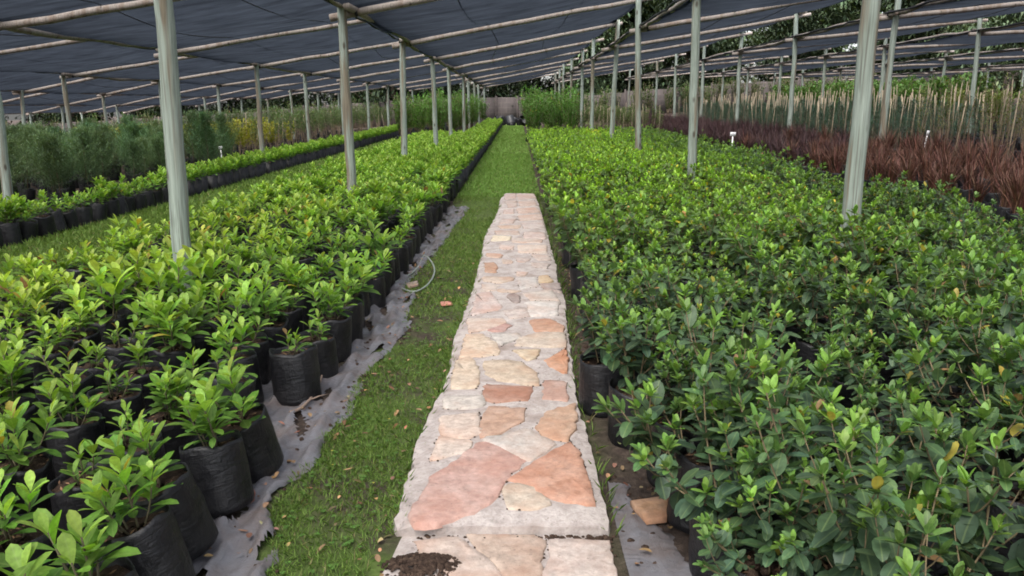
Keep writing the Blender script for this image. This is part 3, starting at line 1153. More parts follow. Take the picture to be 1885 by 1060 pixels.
# ------------------------------------------------------------------ the darker bushes: bed on the other side of the path
rbu = np.random.default_rng(31)
NB = 10
B_HI = [grow_bush(rbu, [1, 1.1, .9, 1.2, 1.05, .95, 1.15, 1, .85, 1.1][i]) for i in range(NB)]
B_MESH = [(lf.mesh("bush_foliage", M_BUSH), st.mesh("bush_stem", M_STEM)) for lf, st in B_HI]
B_LOOK = ["open", "tall", "low", "big", "twiggy", "compact", "arching", "full", "short", "spreading"]
B_SKIRT = [grow_bush(rbu, 1.1, 'ovate', 10, 98) for i in range(3)]
S_MESH = [(lf.mesh("bush_foliage", M_BUSH), st.mesh("bush_stem", M_STEM)) for lf, st in B_SKIRT]
B_UP = [grow_bush(rbu, .85, 'ovate', 5, 22) for i in range(2)]
U_MESH = [(lf.mesh("bush_foliage", M_BUSH), st.mesh("bush_stem", M_STEM)) for lf, st in B_UP]
B_LOW = [grow_bush(rbu, 1.0, 'low', 5)[0].arrays() for _ in range(6)]
candB = []
bedge = [(.78, 2.25), (.76, 2.65), (.74, 3.02), (.72, 3.4), (.60, 3.86), (.48, 4.28), (.66, 4.75)]
y = 5.1
while y < 32:
    bedge.append((.66 + rbu.normal(0, .03), y))
    y += .37
for j, (x, y) in enumerate(bedge):
    candB.append((x, y, 0, j))
for row in range(1, 12):
    y, j = 1.35 + (row % 2) * .18, 0
    while y < 32:
        x = .62 + row * .375 + rbu.normal(0, .03)
        if not (abs(x - 2.7) < .10 and abs((y + 2.6) % 6 - 3) < .10):
            if rbu.uniform() < .94:
                candB.append((x, y + rbu.normal(0, .04), row, j))
            j += 1
        y += .385
scored = []
for c in candB:
    ok, dz = vis(c[0], c[1], .55)
    if ok:
        scored.append((dz, *c))
scored.sort()
indB, restB = scored[:300], scored[300:]
ROW_B = ["in the row edging the stone path"] + [f"in the {nth(k)} row from the stone path" for k in range(1, 13)]


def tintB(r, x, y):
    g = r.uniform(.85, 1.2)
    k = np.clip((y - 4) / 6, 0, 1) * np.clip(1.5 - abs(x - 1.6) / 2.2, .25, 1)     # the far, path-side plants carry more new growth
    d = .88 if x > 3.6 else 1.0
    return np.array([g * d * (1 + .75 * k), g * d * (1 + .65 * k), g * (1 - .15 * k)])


used_pos = {}
for dz, x, y, row, j in indB:
    k = int(rbu.integers(NB))
    pos = used_pos.setdefault(row, 0)
    used_pos[row] += 1
    skirt = row == 0 and y < 3.2
    label = f"{'low-spreading' if skirt else 'narrow' if row == 0 and y < 4.6 else B_LOOK[k]} dark green bush, {nth(pos)} from camera {ROW_B[row]}"
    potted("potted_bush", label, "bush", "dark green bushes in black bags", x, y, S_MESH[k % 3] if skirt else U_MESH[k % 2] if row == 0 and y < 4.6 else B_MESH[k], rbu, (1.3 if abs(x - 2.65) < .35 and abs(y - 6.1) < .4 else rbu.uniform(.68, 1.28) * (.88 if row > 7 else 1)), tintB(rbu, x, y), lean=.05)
plant_mass("bush_mass", "far part of the dark green bush bed, with pale green new growth at its tips", "bushes", "dark green bushes in black bags", restB, B_LOW, rbu, tintB, M_BUSH, SOIL_Z, 1.0, 1.3)

# ------------------------------------------------------------------ other stock
ro = np.random.default_rng(41)


def stake_mesh(r, h):
    lean = r.normal(0, .05 * h, 2)
    return MB().tube([(.04, 0, .1), (.04 + lean[0] * .5, lean[1] * .5, h * .5), (.04 + lean[0], lean[1], h)], [.013, .012, .011], 6, np.array([.30, .245, .17]) * r.uniform(.7, 1.2)).mesh("bamboo_cane", M_CANE)


def spots(x0, x1, nx, y0, y1, ny, r, jx=.08, jy=.1):
    out = []
    for i in range(nx):
        for j in range(ny):
            x = x0 + (x1 - x0) * i / max(1, nx - 1) + r.normal(0, jx)
            y = y0 + (y1 - y0) * j / max(1, ny - 1) + r.normal(0, jy)
            if vis(x, y, float(tz(x, y)) + .8, .03)[0]:
                out.append((x, y, i, j))
    return out


# soft needle shrubs beyond the narrow bed
FE = [grow_feather(ro, ro.uniform(.85, 1.1), .66, 90, (.066, .122, .072), 60, .6) for _ in range(6)]
FE_M = [(a.mesh("feather_foliage", M_FINE), s.mesh("feather_stem", M_STEM)) for a, s in FE]
for x, y, i, j in spots(-8.0, -13.4, 7, 8.5, 24, 22, ro, .2, .2):
    g = ro.uniform(.8, 1.5)
    potted("needle_shrub", f"soft dark needle-leaved shrub, {nth(j)} along {nth(i)} row behind the narrow bright bed", "shrub", "soft needle shrubs", x, y, FE_M[ro.integers(6)], ro,
           ro.uniform(.65, 1.15), (g * ro.uniform(.9, 1.3), g, g * .9), soil=False, bag_s=1.0)

# yellow shrubs with canes
YE = [grow_willow(ro, 1.15, 9, .35, (.25, .25, .04), 40, .05, .085, .35) for _ in range(4)]
YE_M = [(a.mesh("yellow_foliage", M_LEAF), s.mesh("yellow_stem", M_STEM)) for a, s in YE]
CANES = [stake_mesh(ro, h) for h in (1.1, 1.25, 1.35, 1.45, 1.5, 1.62)]
for x, y, i, j in spots(-8.6, -14.6, 8, 24.5, 31, 8, ro):
    g = ro.uniform(.75, 1.15)
    t = potted("yellow_shrub", f"yellow-leaved shrub, {nth(j)} along {nth(i)} row behind the needle shrubs", "shrub", "yellow-leaved shrubs", x, y, YE_M[ro.integers(4)], ro, ro.uniform(.85, 1.05), (g, g, g), soil=False)
    if ro.uniform() < .5:
        link("bamboo_cane", CANES[ro.integers(6)], t)

# pale staked saplings beyond the yellow shrubs
SA = [grow_willow(ro, 1.5, 5, .16, (.085, .135, .06), 46, .022, .10, .45) for _ in range(6)]
SA_M = [(a.mesh("sapling_foliage", M_FINE), s.mesh("sapling_stem", M_STEM)) for a, s in SA]
for x, y, i, j in spots(-7.9, -13.5, 7, 25.5, 56, 26, ro):
    if y < 32 and x < -8.3:
        continue
    g = ro.uniform(.8, 1.25)
    t = potted("staked_sapling", f"slender pale green sapling with cane, {nth(j)} along {nth(i)} row beyond the narrow bed", "sapling", "staked saplings", x, y, SA_M[ro.integers(6)], ro,
               ro.uniform(.85, 1.12), (g, g, g), soil=False)
    if ro.uniform() < .45:
        link("bamboo_cane", CANES[ro.integers(6)], t)

# low grey-green shrubs further out
for x, y, i, j in spots(-15.5, -27, 6, 22, 56, 14, ro, .3, .4):
    g = ro.uniform(.5, 1.0)
    potted("outer_sapling", f"dull green sapling, {nth(j)} along {nth(i)} row of the farthest low beds", "sapling", "saplings of the outer beds", x, y, SA_M[ro.integers(6)], ro, ro.uniform(.8, 1.05), (g, g * .9, g * .8), soil=False)

# tall bright willowy shrubs either side of the lane's far end
WI = [grow_willow(ro, 1.75, 16, .34, (.075, .165, .035), 44, .034, .13, .22) for _ in range(5)]
WI_M = [(a.mesh("willow_foliage", M_FINE), s.mesh("willow_stem", M_STEM)) for a, s in WI]
for x, y, i, j in spots(-2.5, -5.2, 4, 36, 58, 12, ro, .12, .3):
    g = ro.uniform(.85, 1.3)
    potted("tall_shrub", f"tall willowy bright shrub, {nth(j)} along {nth(i)} row behind the shrub bed", "shrub", "tall willowy shrubs", x, y, WI_M[ro.integers(5)], ro, ro.uniform(.88, 1.12), (g, g, g), soil=False, bag_s=1.2)
for x, y, i, j in spots(.75, 2.3, 3, 33.6, 44, 8, ro, .1, .2):
    g = ro.uniform(.85, 1.3)
    potted("tall_shrub", f"tall willowy bright shrub, {nth(j)} along {nth(i)} row at the end of the bush bed", "shrub", "tall willowy shrubs", x, y, WI_M[ro.integers(5)], ro, ro.uniform(.95, 1.18), (g * .95, g, g), soil=False, bag_s=1.2)

# small golden shrubs at the end of the bush bed
GO = [grow_willow(ro, .42, 12, .6, (.52, .40, .03), 22, .05, .07, .2) for _ in range(3)]
GO_M = [(a.mesh("golden_foliage", M_LEAF), s.mesh("golden_stem", M_STEM)) for a, s in GO]
for x, y, i, j in spots(2.7, 4.1, 4, 28.5, 30.5, 5, ro, .06, .08):
    potted("golden_shrub", f"small golden-leaved shrub, {nth(j)} along {nth(i)} row at the end of the bush bed", "shrub", "golden shrubs", x, y, GO_M[ro.integers(3)], ro, ro.uniform(.85, 1.15), (1, 1, 1), soil=False)

# staked saplings behind the golden shrubs
for x, y, i, j in spots(2.9, 5.9, 5, 34, 52, 14, ro):
    g = ro.uniform(.8, 1.2)
    t = potted("caned_sapling", f"thin sapling tied to a cane, {nth(j)} along {nth(i)} row behind the golden shrubs", "sapling", "caned saplings behind the golden shrubs", x, y, SA_M[ro.integers(6)], ro, ro.uniform(.75, .9), (g, g, g * .8), soil=False)
    link("bamboo_cane", CANES[ro.integers(6)], t)

# red and purple grasses on the rise
FL = [grow_blades(ro, .5, 110, (.095, .044, .030)) for _ in range(5)]
FP = [grow_blades(ro, .5, 110, (.050, .026, .027)) for _ in range(4)]
FL_M = [(q.mesh("red_blades", M_BLADE), None) for q in FL]
FP_M = [(q.mesh("purple_blades", M_BLADE), None) for q in FP]
for x, y, i, j in spots(6.1, 7.8, 4, 8.0, 52, 76, ro, .05, .05):
    red = y < 19 + ro.normal(0, 1.5)
    q_ = ro.uniform(.65, 1.15)
    g = ro.uniform(.7, 1.3)
    nm = "rusty red" if red else "dark purple"
    potted("potted_grass", f"{nm} strap-leaved grass, {nth(j)} along {nth(i)} row of the terrace above the bushes", "grass plant", "red and purple grasses", x, y, (FL_M if red else FP_M)[ro.integers(4)], ro,
           ro.uniform(.85, 1.25), (q_, q_ * ro.uniform(.95, 1.2), q_), soil=False, lean=.05)

# blue-green conifers on canes
CO = [grow_feather(ro, ro.uniform(.75, 1.0), .24, 34, (.060, .105, .088), 22, .2) for _ in range(5)]
CO_M = [(a.mesh("conifer_foliage", M_FINE), s.mesh("conifer_stem", M_STEM)) for a, s in CO]
for x, y, i, j in spots(8.5, 11.6, 6, 18.5, 44, 49, ro, .06, .08):
    g = ro.uniform(.8, 1.25)
    t = potted("staked_conifer", f"blue-green conifer on a cane, {nth(j)} along {nth(i)} row behind the purple grasses", "conifer", "staked conifers", x, y, CO_M[ro.integers(5)], ro, ro.uniform(.8, 1.05), (g, g, g), soil=False)
    link("bamboo_cane", CANES[1 + ro.integers(5)], t)

# bare willowy saplings at the near end of that terrace
BW = [grow_willow(ro, 1.5, 6, .2, (.11, .13, .05), 16, .03, .06, .3) for _ in range(5)]
BW_M = [(a.mesh("bare_foliage", M_FINE), s.mesh("bare_stem", M_STEM)) for a, s in BW]
for x, y, i, j in spots(8.6, 13.0, 7, 11, 17.8, 9, ro, .12, .12):
    g = ro.uniform(.8, 1.25)
    t = potted("twiggy_sapling", f"thin-leaved twiggy sapling, {nth(j)} along {nth(i)} row behind the red grasses", "sapling", "twiggy saplings", x, y, BW_M[ro.integers(5)], ro, ro.uniform(.85, 1.1), (g, g, g), soil=False)
    if ro.uniform() < .6:
        link("bamboo_cane", CANES[1 + ro.integers(5)], t)

# bright leafy hedge plants on the upper terraces
HE = [grow_willow(ro, 1.0, 14, .5, (.075, .15, .04), 34, .05, .11, .15) for _ in range(4)]
HE_M = [(a.mesh("hedge_foliage", M_FINE), s.mesh("hedge_stem", M_STEM)) for a, s in HE]
for x, y, i, j in spots(14.0, 18.6, 6, 34, 46, 10, ro, .1, .15):
    g = ro.uniform(.9, 1.3)
    potted("leafy_shrub", f"bright leafy shrub, {nth(j)} along {nth(i)} row of the high terrace", "shrub", "leafy shrubs of the high terrace", x, y, HE_M[ro.integers(4)], ro, ro.uniform(1.3, 1.55), (g, g, g), soil=False, bag_s=1.1)
for x, y, i, j in spots(14, 21, 8, 19, 29, 9, ro, .1, .15):
    g = ro.uniform(.8, 1.2)
    yl = ro.uniform(1.0, 1.7)
    potted("lime_shrub", f"lime-leaved shrub, {nth(j)} along {nth(i)} row behind the twiggy saplings", "shrub", "lime-leaved shrubs", x, y, HE_M[ro.integers(4)], ro, ro.uniform(.8, 1.05), (g * yl, g, g), soil=False)

# ------------------------------------------------------------------ shade structure: posts, then one roof per bay
rs_ = np.random.default_rng(51)
ROWS = [  # x, y of post one, low edge, high edge of the roof that ends here, how many posts, where it stands
    (-28.2, 6.0, 1.2, None, "in the outermost row downhill"),
    (-23.0, 6.0, 1.65, 2.35, "in the fifth row downhill from the path"),
    (-17.9, 6.0, 2.10, 2.75, "in the fourth row downhill from the path"),
    (-12.9, 6.0, 2.48, 3.10, "in the third row downhill from the path"),
    (-7.5, 6.0, 2.74, 3.30, "in the row behind the narrow shrub bed"),
    (-2.4, 6.0, 2.93, 3.55, "in the row through the bright shrub bed"),
    (2.72, 6.4, 3.27, 3.93, "in the row through the dark bush bed"),
    (8.0, 6.4, 3.52, 4.15, "in the row through the red grasses"),
    (13.2, 6.4, 3.68, 4.02, "in the second terrace row uphill"),
    (18.4, 6.4, 3.62, 3.90, "in the third terrace row uphill"),
    (23.6, 6.4, 3.50, 3.78, "in the fourth terrace row uphill"),
    (28.8, 6.4, None, 3.66, "in the highest terrace row"),
]
NPOST = 10


def post_mesh(r, h, rad):
    n = 14
    z = np.linspace(-.15, h, n)
    f = np.linspace(0, 1, n)
    wx, wy = np.cumsum(r.normal(0, .006, n)), np.cumsum(r.normal(0, .006, n))
    P = np.stack([wx - wx[1], wy - wy[1], z], -1)
    b = MB()
    V, F, Tn = tube(P, rad * (1.06 - .16 * f) * (1 + r.normal(0, .012, n)), 14)
    V[:, :2] += r.normal(0, .0012, (len(V), 2))
    b.add(V, F)
    b.T.append(Tn)
    b.tm.append(np.zeros(len(Tn), int))
    return b.mesh("wooden_post", M_POST)


POST_TOP = {}
for k, (x, y0, zl, zh, where) in enumerate(ROWS):
    top = max(q for q in (zl, zh) if q) + .12
    shapes = [post_mesh(rs_, top - float(tz(x, 30)), .068) for _ in range(3)]
    shown = 0
    for n in range(NPOST):
        y = y0 + n * 6 + rs_.normal(0, .08)
        xx = x + rs_.normal(0, .04)
        if n == 0:
            xx, y = x + (-.1 if x == -2.4 else -.1 if x == 2.72 else 0), y0
        if not (vis(xx, y, 2.0, .02)[0] or vis(xx, y, float(tz(xx, y)) + .6, .02)[0] or vis(xx, y, 3.0, .02)[0]):
            continue
        g = float(tz(xx, y))
        o = link("wooden_post", shapes[rs_.integers(3)], None, (xx, y, g), (rs_.normal(0, .012), rs_.normal(0, .012), rs_.uniform(0, 6.28)))
        o.scale = (1, 1, (top - g) / (top - float(tz(x, 30))))
        tag(o, f"pale weathered timber post, {nth(shown)} from camera {where}", "post", "posts of the shade roof")
        shown += 1

Y_END = 60.4


def pole(b, p, q, rad, r, sides=9, n=9, wob=.02):
    p, q = np.array(p, float), np.array(q, float)
    f = np.linspace(0, 1, n)
    P = p + (q - p) * f[:, None]
    P[:, 2] += r.normal(0, wob * .5, n) + wob * np.sin(f * math.pi) * r.normal(0, .8)
    P[1:-1, 0] += r.normal(0, wob * .35, n - 2)
    P[1:-1, 1] += r.normal(0, wob * .35, n - 2)
    b.tube(P, rad * np.linspace(1.08, .9, n) * (1 + r.normal(0, .03, n)), sides)
    return P


ROOF_WHERE = ["farthest downhill", "fourth bay downhill", "third bay downhill", "second bay downhill", "over the narrow shrub bed and grass strip",
              "over the stone path", "over the bush bed and red grasses", "over the staked conifers", "over the high leafy shrubs", "over the upper terrace", "at the uphill edge"]
for k in range(len(ROWS) - 1):
    x0, ya, zl = ROWS[k][0], ROWS[k][1], ROWS[k][2]
    x1, yb, zh = ROWS[k + 1][0], ROWS[k + 1][1], ROWS[k + 1][3]
    t = thing("shade_roof", f"sloping black shade-net roof bay on timber poles, {ROOF_WHERE[k]}", "shade roof", (x0, 0, zl), group="shade roof bays")
    # rafters, resting against the posts a little under the net
    for n in range(NPOST):
        yl_, yr_ = ya + n * 6 + .11, yb + n * 6 + .11
        b = MB()
        pole(b, (-.28, yl_ + rs_.normal(0, .05), -.045), (x1 - x0 + rs_.uniform(.2, .45), yr_ + rs_.normal(0, .05), zh - zl + .04), .052, rs_, 10, 11, .014)
        link("rafter", b.mesh("rafter", M_POLE), t)
    # purlins along the low and high edge, a pole per post gap, ends overlapping
    for side in (0, 1):
        for n in range(-1, NPOST - 1):
            yy = (ya if side == 0 else yb) + n * 6
            xx = (0.02 if side == 0 else x1 - x0 + .02) + (.05 if n % 2 else -.05)
            zz = (.05 if side == 0 else zh - zl + .135)
            b = MB()
            pole(b, (xx, yy - .35, zz + rs_.normal(0, .015)), (xx, yy + 6.35, zz + .03 + rs_.normal(0, .015)), .05, rs_, 9, 9, .03)
            link("purlin", b.mesh("purlin", M_POLE), t)
    # netting lashed round the low purlin
    b = MB()
    n = 150
    yy = np.linspace(-3, Y_END, n)
    P = np.stack([np.full(n, -.08) + rs_.normal(0, .008, n), yy, .085 - .03 * np.abs(np.sin((yy - ya) * math.pi / 2.0)) + rs_.normal(0, .006, n)], -1)
    b.tube(P, .012 + .010 * np.abs(np.sin(yy * 2.7)) + rs_.uniform(0, .008, n), 6)
    for m in range(NPOST):          # wire and rag lashings at each post
        y = ya + m * 6
        b.tube([(-.1, y - .09, .02), (-.02, y - .02, .11), (.08, y + .1, .08), (.12, y + .12, -.04)], [.02, .03, .03, .02], 6)
    link("net_lashing", b.mesh("net_lashing", M_ROLL), t)
    # the net itself
    nu, nv = 14, int((Y_END + 3) / .75)
    u = np.linspace(0, 1, nu)
    v = np.linspace(-3, Y_END, nv)
    U, Vv = np.meshgrid(u, v)
    XX = U * (x1 - x0 + .1)
    yl2 = ya + (yb - ya) * U
    ph = ((Vv - yl2) % 6) / 6
    sag = np.sin(math.pi * ph) ** 1.3 * (.06 + .17 * np.sin(math.pi * U) * (.6 + .4 * np.sin(2.1 * np.floor((Vv - yl2) / 6) + k)))
    jit = .03 * np.sin(Vv * 1.9 + 4 * U + k) * np.sin(3 * U * math.pi + Vv * .4 + 2 * k)
    ZZ = U * (zh - zl) + .075 - sag + jit * np.sin(math.pi * ph) + np.where(U > .97, .03, 0)
    ii = np.arange(nu * nv).reshape(nv, nu)
    b = MB().add(np.stack([XX, Vv, ZZ], -1).reshape(-1, 3), np.stack([ii[:-1, :-1], ii[:-1, 1:], ii[1:, 1:], ii[1:, :-1]], -1).reshape(-1, 4))
    link("shade_cloth", b.mesh("shade_cloth", M_CLOTH), t)
    # stitched seams hanging a little under the net
    for q in (.33, .66):
        n = 120
        yy = np.linspace(-3, Y_END, n)
        uu = q + .04 * np.sin(yy * .35 + k + q * 5)
        zi = uu * (zh - zl) + .075 - np.sin(math.pi * (((yy - ya) % 6) / 6)) ** 1.3 * (.05 + .10 * np.sin(math.pi * uu)) - .012
        b = MB().tube(np.stack([uu * (x1 - x0), yy, zi], -1), .009, 5)
        link("seam_cord", b.mesh("seam_cord", M_ROLL), t)

# ------------------------------------------------------------------ wall, trees
rt = np.random.default_rng(61)
t = thing("boundary_wall", "pinkish precast concrete wall with posts closing off the nursery behind all beds", "wall", (0, 74, 0))
for i in range(-30, 34):
    x = i * 1.9
    g = float(tz(x + .95, 74))
    link("panel", MB().box(.07, 1.83, -.03, .03, -.2, 2.15).mesh("wall_panel", M_WALL) if i == -30 else bpy.data.meshes["wall_panel"], t, (x, 0, g))
    link("concrete_post", MB().box(-.075, .075, -.075, .075, -.3, 2.28, (.04, .032, .03)).mesh("concrete_post", tint_material("concrete post", .9)) if i == -30 else bpy.data.meshes["concrete_post"], t, (x, 0, g))


def make_tree(r, h, crown0, rad, kind):
    tr, cr = MB(), MB()
    n = 8
    z = np.linspace(-.3, h * .93, n)
    P = np.stack([np.cumsum(r.normal(0, .08, n)), np.cumsum(r.normal(0, .08, n)), z], -1)
    tr.tube(P, np.linspace(.26, .05, n) * h / 12, 8, (.09, .07, .055))
    base = np.array([.011, .019, .011]) if kind == 'dark' else np.array([.068, .098, .056])
    nb = 46
    for i in range(nb):
        f = (i + r.uniform(0, 1)) / nb
        zz = crown0 + (h - crown0) * f
        az = i * GA + r.normal(0, .5)
        ln = rad * (np.sin(math.pi * min(1, .18 + .8 * f)) if kind != 'dark' else (1 - f) ** .7 + .15) * r.uniform(.55, 1.15)
        el = r.uniform(-.1, .5)
        B = stem_curve(r, (np.interp(zz, z, P[:, 0]), np.interp(zz, z, P[:, 1]), zz), az, math.pi / 2 - el, ln, 5, .3)
        tr.tube(B, np.linspace(.05, .012, 5), 5, (.09, .07, .055))
        for c in range(5):
            p0, _ = along(B, np.array([r.uniform(.25, 1)]))
            m = 56
            q = p0[0] + r.normal(0, 1, (m, 3)) * np.array([.45, .45, .3]) * rad / 2.6
            d = unit(r.normal(0, 1, (m, 3)) + np.array([math.cos(az), math.sin(az), -.2]) * .6)
            L = r.uniform(.3, .65, m)
            col = np.tile(base * r.uniform(.6, 1.6), (m, 1))
            add_leaves(cr, q, d, L, L * r.uniform(.3, .5, m), leaf_jit(r, col, .2, False), .15, .2)
    return cr.mesh("tree_crown", M_TREE), tr.mesh("tree_trunk", M_BARK)


TREES = [make_tree(rt, 12, .4, 3.9, 'dark'), make_tree(rt, 13, .6, 3.7, 'dark'), make_tree(rt, 11, .8, 3.5, 'pale'), make_tree(rt, 12.5, 1.2, 3.2, 'pale')]
TLOOK = ["dense dark conifer", "tall dark conifer", "rounded dull green tree", "open-crowned green tree"]
i = 0
for x, y, s in [(-58, 84, 1), (-52, 79, 1.1), (-47, 84, .9), (-41.5, 79, 1.05), (-36, 83, 1), (-31, 79, .95), (-26, 83, 1.1), (-21, 79, 1), (-16, 83, .95), (-11.5, 79, 1.1), (-7, 83, .9), (-2.5, 79.5, 1), (2, 83, 1.05),
                (6.5, 79, .95), (11, 83, 1.15), (15.5, 79, 1.0), (20, 84, 1.2), (25, 79, .95), (30, 84, 1.15), (35.5, 79, 1.0), (41, 84, 1.1), (47, 79, .95), (53, 84, 1.1), (59, 80, 1), (-63, 79, 1),
                (7, 88, 1.25), (14, 89, 1.3), (21, 90, 1.3), (28, 89, 1.35), (34, 90, 1.3), (40, 89, 1.35), (46, 90, 1.3), (52, 89, 1.3), (58, 90, 1.3), (64, 85, 1.2), (37.5, 68, .95), (43, 66, 1.0), (48.5, 70, 1.05)]:
    k = int(rt.integers(0, 2)) if x < 6 else int(rt.integers(1, 4))
    y = 77.2 if y <= 80 and y > 75 else y
    t = thing("background_tree", f"{TLOOK[k]} behind the wall, {nth(i)} counted along the wall from its low end", "tree", (x, y, float(tz(x, y))), (0, 0, rt.uniform(0, 6.28)), "trees behind the wall", s)
    link("crown", TREES[k][0], t)
    link("trunk", TREES[k][1], t)
    i += 1

i = 0
for x in [q for q in np.concatenate([np.arange(-44, 2, 1.15), np.arange(2, 46, .75)]) if not -3.4 < q < 0 and not 30 < q < 36]:
    x = float(x + rt.normal(0, .3))
    yy = 72.2 + float(rt.normal(0, .4))
    t = thing("dark_shrub", f"dark shrub grown against the wall, {nth(i)} counted along the wall from its low end", "shrub", (x, yy, float(tz(x, yy))), (0, 0, rt.uniform(0, 6.28)), "dark shrubs along the wall", rt.uniform(1.15, 1.6))
    m = WI_M[i % 5]
    g = rt.uniform(.16, .34)
    if x > 4 and i % 2:
        t.location = (x, 69.5 + (i % 5) * .3, float(tz(x, 69.5)))
    link("foliage", m[0], t, color=(g * 1.1, g, g, 1))
    link("stem", m[1], t)
    i += 1

# ------------------------------------------------------------------ grass
rg = np.random.default_rng(71)


def blades(b, pts, h, wd, r, c0=(.075, .15, .026), c1=(.19, .285, .065)):
    n = len(pts)
    az = r.uniform(0, 6.28, n)
    el = r.uniform(.7, 1.5, n)
    k = r.uniform(0, 1, (n, 1))
    col = np.array(c0) * (1 - k) + np.array(c1) * k
    dry = r.uniform(0, 1, n) < .05
    col[dry] = (.22, .19, .09)
    add_leaves(b, pts, sph(az, el), h * r.uniform(.5, 1.3, n), wd * r.uniform(.7, 1.3, n), col, r.uniform(0, .5, n), .2)


def scatter(x0f, x1f, y0, y1, dens, r):
    n = int((y1 - y0) * 2.5 * dens)
    y = r.uniform(y0, y1, n)
    x = r.uniform(-1.25, 1.25, n)
    a, c = x0f(y), x1f(y)
    u = (x + 1.25) / 2.5
    keep = r.uniform(0, 1, n) < (c - a) / 2.5
    x = a + u * (c - a)
    x, y = x[keep], y[keep]
    return np.stack([x, y, tz(x, y) - .004], -1)


SHEET_R = np.array([G(*p)[:2] for p in [(490, 1080), (508, 1034), (502, 938), (540, 895), (572, 850), (600, 805), (643, 770), (648, 735), (665, 705), (706, 657), (743, 622), (745, 590), (763, 549), (740, 535), (770, 500), (815, 455), (850, 400), (872, 368)]])
sheet_x = lambda y: np.interp(y, SHEET_R[:, 1], SHEET_R[:, 0])
gl = lambda y: np.where(y < 14, sheet_x(y) - .02, -1.12)
gr = lambda y: np.where(y < y_end, fl(np.maximum(y, y_start)) + .0 - np.where(y < y_start, .06, 0), .42)


def thin(p, r, near):
    """worn patches carry little grass"""
    f = np.sin(p[:, 0] * 5.1 + 1.3 * np.sin(p[:, 1] * 1.7)) * np.sin(p[:, 1] * 2.3 + 1.1) + .6 * np.sin(p[:, 1] * .9 + 2)
    return p[r.uniform(0, 1, len(p)) < np.clip(.72 - .62 * f, .08, 1)]


b = MB()
p = thin(scatter(gl, gr, 1.8, 5.5, 9500, rg), rg, True)
blades(b, p, .042, .0032, rg)
p = thin(scatter(gl, gr, 5.5, 15.2, 3400, rg), rg, True)
blades(b, p, .045, .005, rg)
p = scatter(gl, gr, 15, 28, 1100, rg)
blades(b, p, .055, .010, rg, (.10, .21, .036), (.20, .34, .07))
p = scatter(gl, gr, 28, 62, 330, rg)
blades(b, p, .07, .02, rg, (.11, .22, .04), (.21, .34, .075))
# clover among the near grass
p = scatter(gl, gr, 1.8, 8, 150, rg)
p = np.repeat(p, 3, 0)
n = len(p)
p[:, 2] += np.repeat(rg.uniform(.012, .035, n // 3), 3)
az = np.tile([0, 2.09, 4.19], n // 3) + np.repeat(rg.uniform(0, 6, n // 3), 3)
add_leaves(b, p, sph(az, np.full(n, .15)), .013, .014, leaf_jit(rg, np.tile([.075, .165, .03], (n, 1))), .1, .1)
# the verge on the bush side of the path
p = scatter(lambda y: fr(y) + .0, lambda y: np.where(y < 6, fr(y) + .08, .50), 4.5, 15.2, 900, rg)
blades(b, p, .05, .006, rg, (.035, .08, .012), (.09, .17, .03))
tag(link("lawn_grass", b.mesh("lawn_grass", M_FINE)), "short worn grass lane running beside the stone path and on behind it", "grass", None, "stuff")
# blades leaning over the edges of the path
b = MB()
y = rg.uniform(y_start, 15, 2600)
cl = np.sin(y * 7.3) * np.sin(y * 2.9 + 1) > rg.uniform(-1, .9, 2600)
y = y[cl]
x = np.where(rg.uniform(0, 1, len(y)) < .62, np.array([fl(q) for q in y]) - .012 + rg.normal(0, .014, len(y)), np.array([fr(q) for q in y]) + .02 + rg.normal(0, .014, len(y)))
blades(b, np.stack([x, y, np.zeros(len(y))], -1), .085, .0045, rg)
tag(link("edge_grass", b.mesh("edge_grass", M_FINE)), "longer grass tufts growing over both edges of the stone path", "grass", None, "stuff")
b = MB()
x0 = lambda y: np.full_like(y, -6.35)
x1 = lambda y: np.full_like(y, -4.0)
p = scatter(x0, x1, 5, 14, 1300, rg)
blades(b, p, .09, .008, rg)
p = scatter(x0, x1, 14, 30, 420, rg)
blades(b, p, .09, .014, rg)
p = scatter(x0, x1, 30, 60, 120, rg)
blades(b, p, .10, .03, rg)
tag(link("strip_grass", b.mesh("strip_grass", M_FINE)), "longer green grass strip between the two bright shrub beds", "grass", None, "stuff")
b = MB()
p = scatter(lambda y: np.full_like(y, 5.35), lambda y: np.full_like(y, 6.1), 7, 30, 700, rg)
blades(b, p, .10, .012, rg)
tag(link("verge_grass", b.mesh("verge_grass", M_FINE)), "grass verge at the foot of the red grass terrace", "grass", None, "stuff")

# ------------------------------------------------------------------ ground sheets, litter and small things
rl = np.random.default_rng(81)


